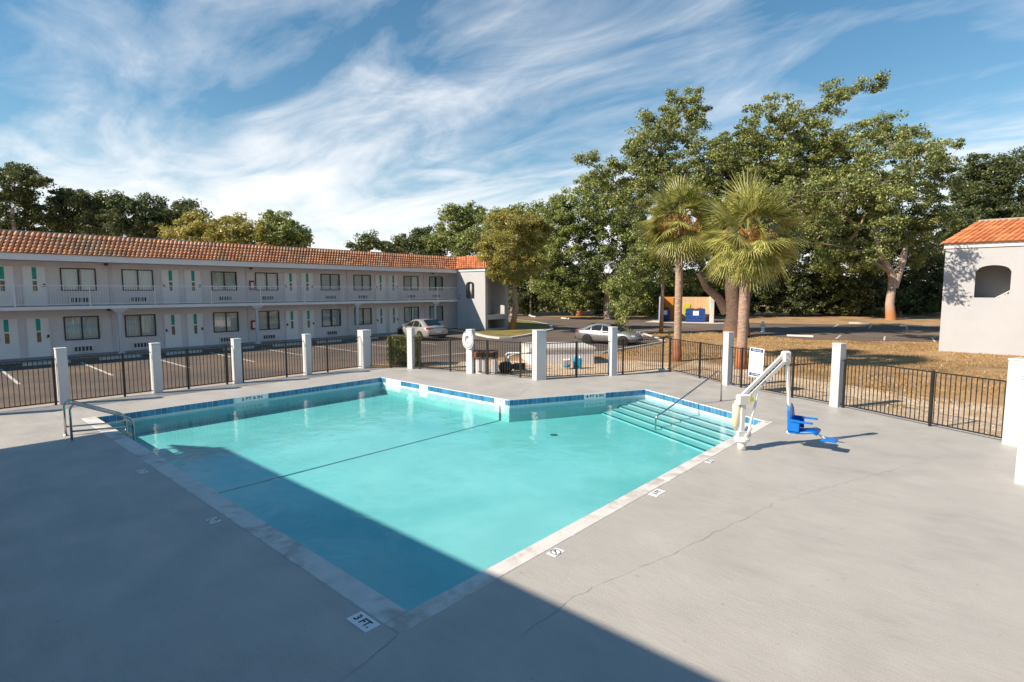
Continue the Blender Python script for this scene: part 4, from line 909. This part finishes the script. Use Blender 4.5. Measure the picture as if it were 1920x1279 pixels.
g = gnd(995, 592); t = thing('utility_pole', 'thin pale pole standing on the verge left of the wood', 'pole', (g.x, g.y, Gz)); MB().tube([(0, 0, 0), (0, 0, 5.5)], [.14, .11], 10).build('shaft', 'bark2', t, True); MB().cbox(-.2, -.2, 0, .2, .2, .2, .02).build('footing', 'kerb', t)

# ================================================================ PLANTS
def limb_tree(base, trunk_top, centers, r0, wob=.14):
    """skeleton of tubes from a trunk to every clump centre"""
    mb = MB(); base = Vector(base); top = Vector(trunk_top)
    nodes = [top]; par = [-1]; order = sorted(centers, key=lambda c: (Vector(c) - top).length)
    segs = []
    for c in order:
        c = Vector(c); best = min(range(len(nodes)), key=lambda i: (nodes[i] - c).length + .25 * (nodes[i] - top).length)
        nodes.append(c); par.append(best)
    load = [1.0] * len(nodes)
    for i in range(len(nodes) - 1, 0, -1): load[par[i]] += load[i]
    tot = load[0]; R = lambda l: max(.032, r0 * .72 * (l / tot) ** .48)
    for i in range(1, len(nodes)):
        a, b = nodes[par[i]], nodes[i]; L = (b - a).length; md = a.lerp(b, .5) + Vector((random.gauss(0, wob), random.gauss(0, wob), random.gauss(0, wob) + .06 * L)) * min(1, L / 3)
        ra, rb = R(load[i]) * (1.0), R(load[i]) * .72
        mb.tube([a, md, b], [ra, (ra + rb) / 2, rb], 6 if ra > .06 else 4, cap=False)
    m1 = base.lerp(top, .35) + Vector((random.gauss(0, .12), random.gauss(0, .12), 0)); m2 = base.lerp(top, .7) + Vector((random.gauss(0, .12), random.gauss(0, .12), 0))
    mb.tube([base - Vector((0, 0, .2)), base + Vector((0, 0, .25)), m1, m2, top], [r0 * 1.4, r0 * 1.1, r0 * .93, r0 * .86, r0 * .80], 12, cap=False)
    return mb
def make_tree(name, label, base, trunk_top, regions, r0, leafm, bark, limbs=(), leaf=.2, per=70, sub=.8, dens=1.0, group=None, cat='tree', extra=None, deep=.8):
    """regions: ellipsoids (centre, radii) filled with leaf clumps"""
    base = Vector(base); t = thing(name, label, cat, base, 0, group)
    cs = []; dens *= 1.75
    for c, r in regions:
        n = max(3, int(dens * 1.6 * (r[0] * r[2] + r[0] * r[1]) / (sub * sub)))
        v = RNG.normal(size=(n, 3)); v /= np.linalg.norm(v, axis=1)[:, None]; v *= (RNG.uniform(0.1, 1, n) ** .5)[:, None]
        cs.append(np.array(c) + v * np.array(r))
    cs = np.concatenate(cs); off = np.array(base)
    lim = cs[RNG.permutation(len(cs))[:min(len(cs), 130)]] - off
    tm = limb_tree((0, 0, 0), Vector(trunk_top) - base, [Vector(p) for p in lim], r0)
    for pts, rr in limbs: tm.tube([Vector(p) - base for p in pts], rr, 10, cap=False)
    tm.build('trunk', bark, t, True)
    n = len(cs); k = per
    d = RNG.normal(size=(n, k, 3)); d /= np.linalg.norm(d, axis=2)[:, :, None]; d *= (RNG.uniform(0, 1, (n, k)) ** .5)[:, :, None]
    rad = sub * RNG.uniform(.45, 1.25, n)[:, None, None]
    d *= np.array([1, 1, .62])
    P = (cs[:, None, :] + d * rad).reshape(-1, 3) - off
    ok = P[:, 2] > .15; P = P[ok]; dd_ = d.reshape(-1, 3)[ok]
    V, Q = leaves(P, leaf, .5, .55, outward=dd_ * .8)
    npmesh('crown', V, Q, leafm, t)
    return t
def reg(depth, lst, thick=1.0):
    s = depth / F; out_ = []
    for cx, cy, rx, ry in lst:
        c = at(cx, cy, depth + random.uniform(-1, 1) * thick); out_.append((tuple(c), (rx * s, min(rx, ry * 1.5) * s, ry * s)))
    return out_
# the big oak behind the palms
make_tree('live_oak', 'tallest spreading oak with thick trunk behind the two palms', (-15.3, 42.2, Gz), (-15.6, 42.6, 5.0),
  reg(43, [(1285, 215, 55, 60), (1230, 265, 60, 55), (1150, 330, 45, 30), (1195, 300, 40, 45), (1320, 320, 95, 70), (1440, 250, 60, 65), (1405, 350, 95, 70), (1335, 440, 90, 50), (1105, 300, 22, 14), (1500, 230, 45, 45), (1480, 310, 70, 60), (1290, 385, 60, 60), (1560, 190, 28, 36), (1585, 170, 20, 22), (1640, 152, 26, 18), (1540, 260, 45, 45), (1250, 440, 50, 60), (1440, 440, 60, 60), (1330, 520, 60, 30), (1190, 370, 45, 40), (1520, 330, 50, 60), (1230, 340, 55, 50), (1370, 290, 50, 40)], 2.5) + [((-4.7, 35.3, 8.9), (.8, .9, .9)), ((-5.0, 35.8, 7.4), (.6, .7, .8)), ((-6.5, 37, 9.6), (1.1, 1.1, .8)), ((-8.5, 38.5, 9.4), (1.5, 1.5, 1.0)), ((-10.5, 40, 9.5), (1.8, 1.8, 1.2))],
  .62, 'oak', MT['oaktrunk'], limbs=[((gnd(1392, 632) + Vector((0, 0, -.2)), at(1392, 600, 43), at(1400, 540, 43.5), at(1420, 480, 44)), [.6, .48, .42, .3]), ((at(1362, 585, 42.6), at(1348, 560, 42.4), at(1325, 540, 42), at(1310, 510, 41.5)), [.42, .34, .28, .2])], leaf=.18, per=108, sub=.58, dens=.74)
make_tree('forked_oak', 'oak with pale forked trunk beyond the shaded parking lot', (*gnd(1670, 599)[:2], Gz), at(1675, 515, 66),
  reg(66, [(1640, 320, 100, 70), (1745, 300, 45, 35), (1580, 370, 80, 70), (1680, 400, 95, 75), (1600, 470, 80, 50), (1725, 440, 55, 60), (1793, 268, 22, 10), (1640, 245, 60, 25), (1515, 400, 55, 70), (1700, 260, 40, 25), (1770, 340, 35, 35), (1760, 400, 35, 40), (1560, 290, 60, 50)], 3),
  .5, 'oak', MT['staintrunk'], limbs=[([at(1675, 540, 66), at(1672, 515, 66), at(1650, 475, 66), at(1640, 430, 66)], [.5, .42, .36, .26]), ([at(1675, 540, 66), at(1682, 520, 66), at(1693, 490, 66), at(1700, 440, 67)], [.5, .44, .36, .24])], leaf=.27, per=100, sub=.90, dens=.78)
make_tree('wood_edge_oak', 'rounded mid green oak left of the palms behind the shaded sedan', (*at(1140, 544, 66)[:2], Gz), at(1140, 520, 66),
  reg(66, [(1090, 400, 55, 50), (1065, 470, 55, 60), (1145, 430, 60, 60), (1130, 510, 60, 50), (1040, 520, 50, 50), (1190, 500, 45, 60), (1180, 400, 40, 50), (1080, 555, 60, 30), (1050, 385, 25, 18), (1140, 365, 40, 28), (1215, 440, 50, 50), (1110, 345, 35, 22), (1010, 470, 35, 45), (1040, 420, 35, 30)], 2.5),
  .40, 'mid', 'bark', leaf=.24, per=105, sub=.8, dens=1.0)
make_tree('island_tree', 'small yellow green tree on the kerbed island by the stair tower', (*gnd(961, 618, .07)[:2], .07), at(966, 505, 48.5),
  reg(47, [(965, 450, 55, 42), (1008, 440, 32, 35), (990, 500, 42, 25), (950, 415, 35, 22), (1000, 415, 25, 15), (965, 520, 30, 14)], 1.2) + reg(44, [(925, 485, 32, 28), (912, 465, 22, 22), (935, 510, 24, 18), (940, 455, 30, 25)], .5),
  .24, 'yell', MT['staintrunk'], leaf=.15, per=120, sub=.55, dens=1.15)
make_tree('slim_tree', 'slim tree with low hanging branch over the shaded sedan', (-21.0, 42.0, Gz), (-20.9, 41.7, 5.4),
  reg(44, [(1210, 480, 40, 30), (1180, 530, 32, 28), (1165, 570, 24, 26), (1163, 605, 12, 18), (1240, 500, 24, 26), (1150, 545, 20, 16), (1215, 440, 30, 25)], .6) + reg(40, [(1172, 575, 15, 25), (1168, 612, 9, 12)], .3),
  .16, 'mid', MT['staintrunk'], leaf=.15, per=105, sub=.5, dens=1.2)
# wood behind: individual trees
BACK = [('bushy green tree whose top shows just above the motel roof, leftmost of the middle gap', 80, 685, [(690, 455, 34, 16), (665, 465, 15, 10), (715, 462, 20, 12)], 'oak2'),
 ('dark tree rising above the motel roof left of the stair tower', 80, 765, [(765, 458, 36, 18), (795, 445, 24, 20), (740, 466, 25, 14), (800, 470, 40, 20)], 'oak2'),
 ('leafy oak above the stair tower roof', 78, 860, [(850, 425, 38, 38), (830, 455, 40, 25), (885, 410, 36, 30), (880, 460, 40, 35), (850, 395, 20, 12)], 'mid'),
 ('broad oak behind the small yellow green tree', 76, 960, [(935, 415, 45, 30), (975, 405, 40, 22), (920, 450, 40, 40), (1000, 420, 35, 35), (1030, 390, 22, 20), (1000, 480, 50, 60), (960, 520, 50, 50)], 'mid'),
 ('open crowned oak standing over the motel roof at the far left', 70, 35, [(40, 325, 50, 15), (75, 340, 30, 10), (15, 345, 40, 30), (30, 390, 45, 40), (10, 440, 50, 40)], 'oak2'),
 ('dark rounded oak second from the left above the motel roof', 74, 135, [(130, 375, 50, 22), (165, 385, 40, 22), (110, 410, 50, 35), (160, 430, 50, 30)], 'oak2'),
 ('dark oak third from the left above the motel roof', 74, 215, [(205, 378, 40, 18), (230, 395, 38, 25), (215, 425, 50, 35)], 'oak2'),
 ('tufted oak fourth from the left above the motel roof', 76, 285, [(280, 385, 28, 22), (300, 405, 40, 28), (280, 435, 50, 30)], 'oak2'),
 ('small dark oak left of the yellow green bank above the motel roof', 78, 350, [(348, 390, 28, 16), (335, 415, 35, 25), (365, 405, 22, 18)], 'oak2'),
 ('yellow green tree at the left of the bank above the motel roof', 66, 385, [(375, 425, 50, 24), (340, 445, 40, 25), (400, 445, 50, 30)], 'yell'),
 ('yellow green tree in the middle of the bank above the motel roof', 66, 455, [(450, 425, 40, 22), (430, 450, 40, 25), (480, 445, 40, 28)], 'yell'),
 ('pointed green tree near the right end of the bank above the motel roof', 68, 525, [(520, 412, 26, 18), (530, 435, 40, 25), (510, 450, 40, 22)], 'mid'),
 ('low green tree tapering off at the right end of the bank above the motel roof', 68, 570, [(565, 445, 28, 16), (555, 460, 30, 14)], 'mid'),
 ('dark oak at the right edge above the end block roof', 84, 1880, [(1870, 330, 50, 30), (1905, 310, 35, 30), (1835, 305, 25, 20), (1900, 390, 50, 45), (1850, 420, 60, 40), (1840, 365, 45, 40), (1805, 345, 30, 28), (1890, 430, 50, 30)], 'oak2'),
 ('dark oak between the forked oak and the end block', 80, 1790, [(1800, 430, 40, 50), (1765, 500, 50, 60), (1820, 370, 25, 30), (1790, 560, 50, 40)], 'oak2'),
 ('dark wood tree behind the forked trunk', 78, 1690, [(1690, 500, 65, 65), (1640, 550, 55, 45), (1725, 555, 55, 45), (1650, 430, 60, 50)], 'oak2'),
 ('dark wood tree left of the forked trunk', 76, 1590, [(1590, 500, 60, 60), (1560, 560, 60, 40), (1625, 560, 45, 40), (1570, 440, 55, 50)], 'oak2'),
 ('dark wood tree right of the right palm', 76, 1500, [(1500, 490, 60, 70), (1480, 560, 60, 40), (1540, 550, 50, 45), (1520, 420, 50, 50)], 'oak2'),
 ('dark wood tree between the two palm trunks', 76, 1330, [(1330, 490, 60, 60), (1390, 520, 60, 60), (1300, 550, 60, 40), (1430, 480, 50, 60), (1360, 570, 70, 30)], 'oak2'),
 ('green wood tree behind the dumpster corral', 74, 1240, [(1240, 500, 50, 60), (1270, 545, 50, 30), (1210, 550, 45, 40), (1200, 580, 50, 20)], 'mid'),
 ('dark wood tree behind the orange stump', 76, 1075, [(1070, 535, 55, 45), (1015, 550, 45, 40), (1110, 560, 45, 30), (975, 560, 40, 32)], 'oak2')]
for lab, dp, px, lst, lm in BACK:
    b = at(px, 544, dp); 
    make_tree('background_tree', lab, (b.x, b.y, Gz), (b.x, b.y, max(2.5, at(px, np.mean([l[1] + l[3] for l in lst]), dp).z)), reg(dp, lst, 2), .28, lm, 'bark', leaf=.32, per=90, sub=1.0, dens=1.3, group='trees of the wood behind')
t = thing('cut_trunk', 'orange stained bare trunk at the edge of the wood', 'tree trunk', (*gnd(1086, 592)[:2], Gz)); MB().tube([(0, 0, -.1), (0, 0, .8), (.05, 0, 1.6)], [.5, .42, .4], 12).build('trunk', MT['staintrunk'], t, True); MB().lathe([(.41, 1.59), (.38, 1.63), (0, 1.64)], 12, Matrix.Translation((.05, 0, 0))).build('sawn_top', 'bark2', t)
# under-storey that reads as one mass
P = []
for px in range(930, 1790, 3):
    for k in range(34): P.append(at(px + random.uniform(-3, 3), 0, random.uniform(74, 84))[:2] + (abs(random.gauss(0, 2.2)),) if False else (*at(px + random.uniform(-3, 3), 544, random.uniform(84, 92))[:2], random.uniform(0, 1) ** 1.5 * 6.0 + .1))
P = np.array([p[:3] for p in P]); V, Q = leaves(P, .55, .3, .6)
o = npmesh('undergrowth', V, Q, 'oak'); tag(o, 'dark tangled undergrowth along the foot of the wood', 'undergrowth', kind='stuff')

# ---------------------------------------------------------------- palms
def palm(label, base, h, lean, crown, nf, r0):
    base = Vector(base); t = thing('cabbage_palm', label, 'palm tree', base, 0, 'cabbage palms behind the fence')
    top = Vector((lean[0], lean[1], h)); pts = [Vector((0, 0, -.1)), Vector((0, 0, .4))] + [Vector((0, 0, 0)).lerp(top, q) + Vector((lean[0] * (q * q - q), lean[1] * (q * q - q), 0)) for q in (.2, .35, .5, .65, .8, .92, 1)]
    MB().tube(pts, [r0 * 1.35, r0 * 1.12] + [r0] * 5 + [r0 * 1.12, r0 * .9], 16).build('trunk', 'palmtrunk', t, True)
    boots = MB()
    for k in range(22):
        a = random.uniform(0, 2 * pi); z = h - .05 - random.uniform(0, .8); q = top * (z / h); d = Vector((cos(a), sin(a), 0))
        boots.beam(q + d * r0 * .8, q + d * (r0 + .22) + Vector((0, 0, .35)), .09, .03)
    boots.build('leaf_bases', 'palmdead', t)
    def frond(V, Q, a, el, L, droop, fan):
        d0 = Vector((cos(a) * cos(el), sin(a) * cos(el), sin(el))); side = Vector((-sin(a), cos(a), 0)); roll = random.gauss(0, .55); o0 = top + Vector((0, 0, -.15)) + d0 * .12
        pl_ = L * .5; dirn = d0.copy(); p = o0.copy()
        P0 = [p.copy()]
        for _ in range(4): p = p + dirn * pl_ / 4; dirn = (dirn + Vector((0, 0, -droop * .10))).normalized(); P0.append(p.copy())
        for i in range(4):
            b = len(V); w = side * .022
            V += [P0[i] - w, P0[i] + w, P0[i + 1] + w, P0[i + 1] - w]; Q.append((b, b + 1, b + 2, b + 3))
        side = (Matrix.Rotation(roll, 3, dirn) @ side).normalized(); nn_ = dirn.cross(side).normalized()
        ns = 26
        for k in range(ns):
            f = (k / (ns - 1) - .5) * 2; an = f * fan
            dd = (dirn * cos(an) + side * sin(an) + nn_ * (-.25 * abs(f))).normalized(); le = L * (.62 - .22 * abs(f)) * random.uniform(.9, 1.08)
            sd = dd.cross(nn_).normalized(); q = p - dirn * .25 * L * .5 * (1 - abs(f)) * .4
            ww = .050; segs = 4; dcur = dd.copy()
            for s in range(segs):
                q2 = q + dcur * le / segs; w1 = ww * (1 - s / segs) + .006; w2 = ww * (1 - (s + 1) / segs) + .004; b = len(V)
                V += [q - sd * w1, q + sd * w1, q2 + sd * w2, q2 - sd * w2]; Q.append((b, b + 1, b + 2, b + 3)); q = q2
                dcur = (dcur + Vector((0, 0, -.03 - .20 * droop * max(0, s - .5) / segs))).normalized()
    V, Q = [], []
    for k in range(nf):
        u = (k + .5) / nf; el = radians(88) - u * radians(150) + random.gauss(0, .08); a = k * 2.39996 + random.gauss(0, .15)
        frond(V, Q, a, el, crown * random.uniform(.88, 1.1), .5 + 1.0 * u, random.uniform(1.35, 1.9))
    npmesh('fronds', np.array([tuple(v) for v in V]), np.array(Q), 'palm', t)
    V, Q = [], []
    for k in range(9): frond(V, Q, random.uniform(0, 2 * pi), radians(random.uniform(-75, -45)), crown * random.uniform(.55, .8), 1.2, 1.1)
    npmesh('dead_fronds', np.array([tuple(v) for v in V]), np.array(Q), 'palmdead', t)
    # seed stalks: pale orange sprays
    V, Q = [], []
    for k in range(6):
        a = random.uniform(0, 2 * pi); ax = Vector((cos(a), sin(a), 0)); c = top + ax * crown * .45 + Vector((0, 0, -.2))
        for i in range(150):
            p = c + Vector((random.gauss(0, .16), random.gauss(0, .16), random.gauss(0, .22))); d = Vector((random.gauss(0, .3), random.gauss(0, .3), -1)) * .2; w = Vector((random.gauss(0, 1), random.gauss(0, 1), 0)).normalized() * .008; b = len(V)
            V += [p - w, p + w, p + d + w, p + d - w]; Q.append((b, b + 1, b + 2, b + 3))
    npmesh('seed_stalks', np.array([tuple(v) for v in V]), np.array(Q), 'palmdead', t)
palm('left palm, taller and slimmer, standing at the fence corner', (-12.1, 26.0, Gz), 7.0, (-.05, .0), 2.1, 56, .18)
palm('right palm, shorter with fuller crown, behind the pool rules sign', (-8.75, 25.4, Gz), 6.1, (.1, .05), 2.42, 66, .22)

# ---------------------------------------------------------------- hedge, gravel, tufts
t = thing('clipped_hedge', 'clipped box shaped green hedge behind the pool fence', 'hedge', (-21.0, 15.9, Gz), radians(38))
n = 9000; P = RNG.uniform(-1, 1, (n, 3)); ax = RNG.integers(0, 3, n); sel = RNG.uniform(size=n) < .75
for i in range(3): m_ = (ax == i) & sel; P[m_, i] = np.sign(P[m_, i]) * RNG.uniform(.85, 1.02, m_.sum())
P = P * np.array([.68, .5, .66]) + np.array([0, 0, .74]); keep = ~((P[:, 2] < .35) & (RNG.uniform(size=n) < .55)); V, Q = leaves(P[keep], .085, .5, .6)
npmesh('foliage', V, Q, 'hedge', t)
sm_ = MB()
for k in range(16): x, y = random.uniform(-.5, .5), random.uniform(-.35, .35); sm_.tube([(x * .7, y * .7, 0), (x, y, .4), (x * 1.2, y * 1.2, .9)], [.02, .015, .008], 5)
sm_.build('stems', 'bark', t)
gv = [tuple(WP['l'])] + [(x + .1, y + .35) for x, y in (WP['m'], WP['n'], WP['o'])] + [(3, 17), (4, 22), (-2, 22.8), (-6, 24.2), (-9.5, 26.0), (-11.6, 27)]
sheet('gravel_bed', gv, Gz + .006, 'gravel')
sheet('gravel_path', [(-20.6, 16.4), (-16.7, 16.5), (-13.4, 17.2), (-12.0, 19.8), (-11, 22.6), (-11.6, 25), (-15, 24.6), (-16.4, 21.8), (-19.6, 19.5)], Gz + .0105, 'gravel')
P = []
def inside(x, y, poly):
    c = False; n = len(poly)
    for i in range(n):
        (x0, y0), (x1, y1) = poly[i], poly[(i + 1) % n]
        if (y0 > y) != (y1 > y) and x < (x1 - x0) * (y - y0) / (y1 - y0) + x0: c = not c
    return c
sv = MB(); gp2 = gv
cnt = 0
while cnt < 5200:
    x, y = random.uniform(-20, 3), random.uniform(16.5, 27)
    if not (inside(x, y, gv) or inside(x, y, [(-20.6, 16.4), (-16.7, 16.5), (-13.4, 17.2), (-12.0, 19.8), (-11, 22.6), (-11.6, 25), (-15, 24.6), (-16.4, 21.8), (-19.6, 19.5)])): continue
    r = random.uniform(.010, .032); a = random.uniform(0, 6); z = Gz + .008
    sv.add([(x + r * cos(a + k * pi / 2 + random.uniform(-.3, .3)), y + r * sin(a + k * pi / 2), z) for k in range(4)] + [(x + random.uniform(-.3, .3) * r, y, z + r * .7)], [(0, 1, 4), (1, 2, 4), (2, 3, 4), (3, 0, 4)]); cnt += 1
o = sv.build('pebbles', 'stone'); tag(o, 'pale shell pebbles strewn along the outside of the fence', 'pebbles', kind='stuff')
lawnp = [(-16.6, 26.8), (-17.0, 34.8), (-19.3, 38.2), (-22.3, 41.4), (-21.9, 44.6), (-15, 46), (-13.4, 44.9), (-10.4, 43.2), (-3.1, 47), (-2.9, 40.4), (6, 40.4), (6, 20), (-2, 22), (-9, 25.5)]
P = []
while len(P) < 30000:
    x, y = random.uniform(-23, 6), random.uniform(20, 47)
    if inside(x, y, lawnp) and (sin(x * 1.1 + 2 * sin(y * .7)) + sin(y * 1.3 + x * .4)) > -1.1 + random.gauss(0, .4): P.append((x, y, Gz + .03))
P = np.array(P); n = len(P); a = RNG.uniform(0, 2 * pi, n); hgt = RNG.uniform(.03, .10, n); w = RNG.uniform(.01, .03, n)
dx, dy = np.cos(a) * w, np.sin(a) * w; lx, ly = RNG.normal(0, .04, n), RNG.normal(0, .04, n)
V = np.stack([np.stack([P[:, 0] - dx, P[:, 1] - dy, np.full(n, Gz)], 1), np.stack([P[:, 0] + dx, P[:, 1] + dy, np.full(n, Gz)], 1), np.stack([P[:, 0] + lx, P[:, 1] + ly, Gz + hgt], 1)], 1).reshape(-1, 3)
MT['drygrass'] = leafmat('dry_grass_blades', (.32, .20, .08), (.52, .36, .15), .3)
o = npmesh('dry_grass', V, np.arange(3 * n).reshape(n, 3), 'drygrass'); tag(o, 'dry golden grass tufts on the lawn below the palms', 'grass', kind='stuff')
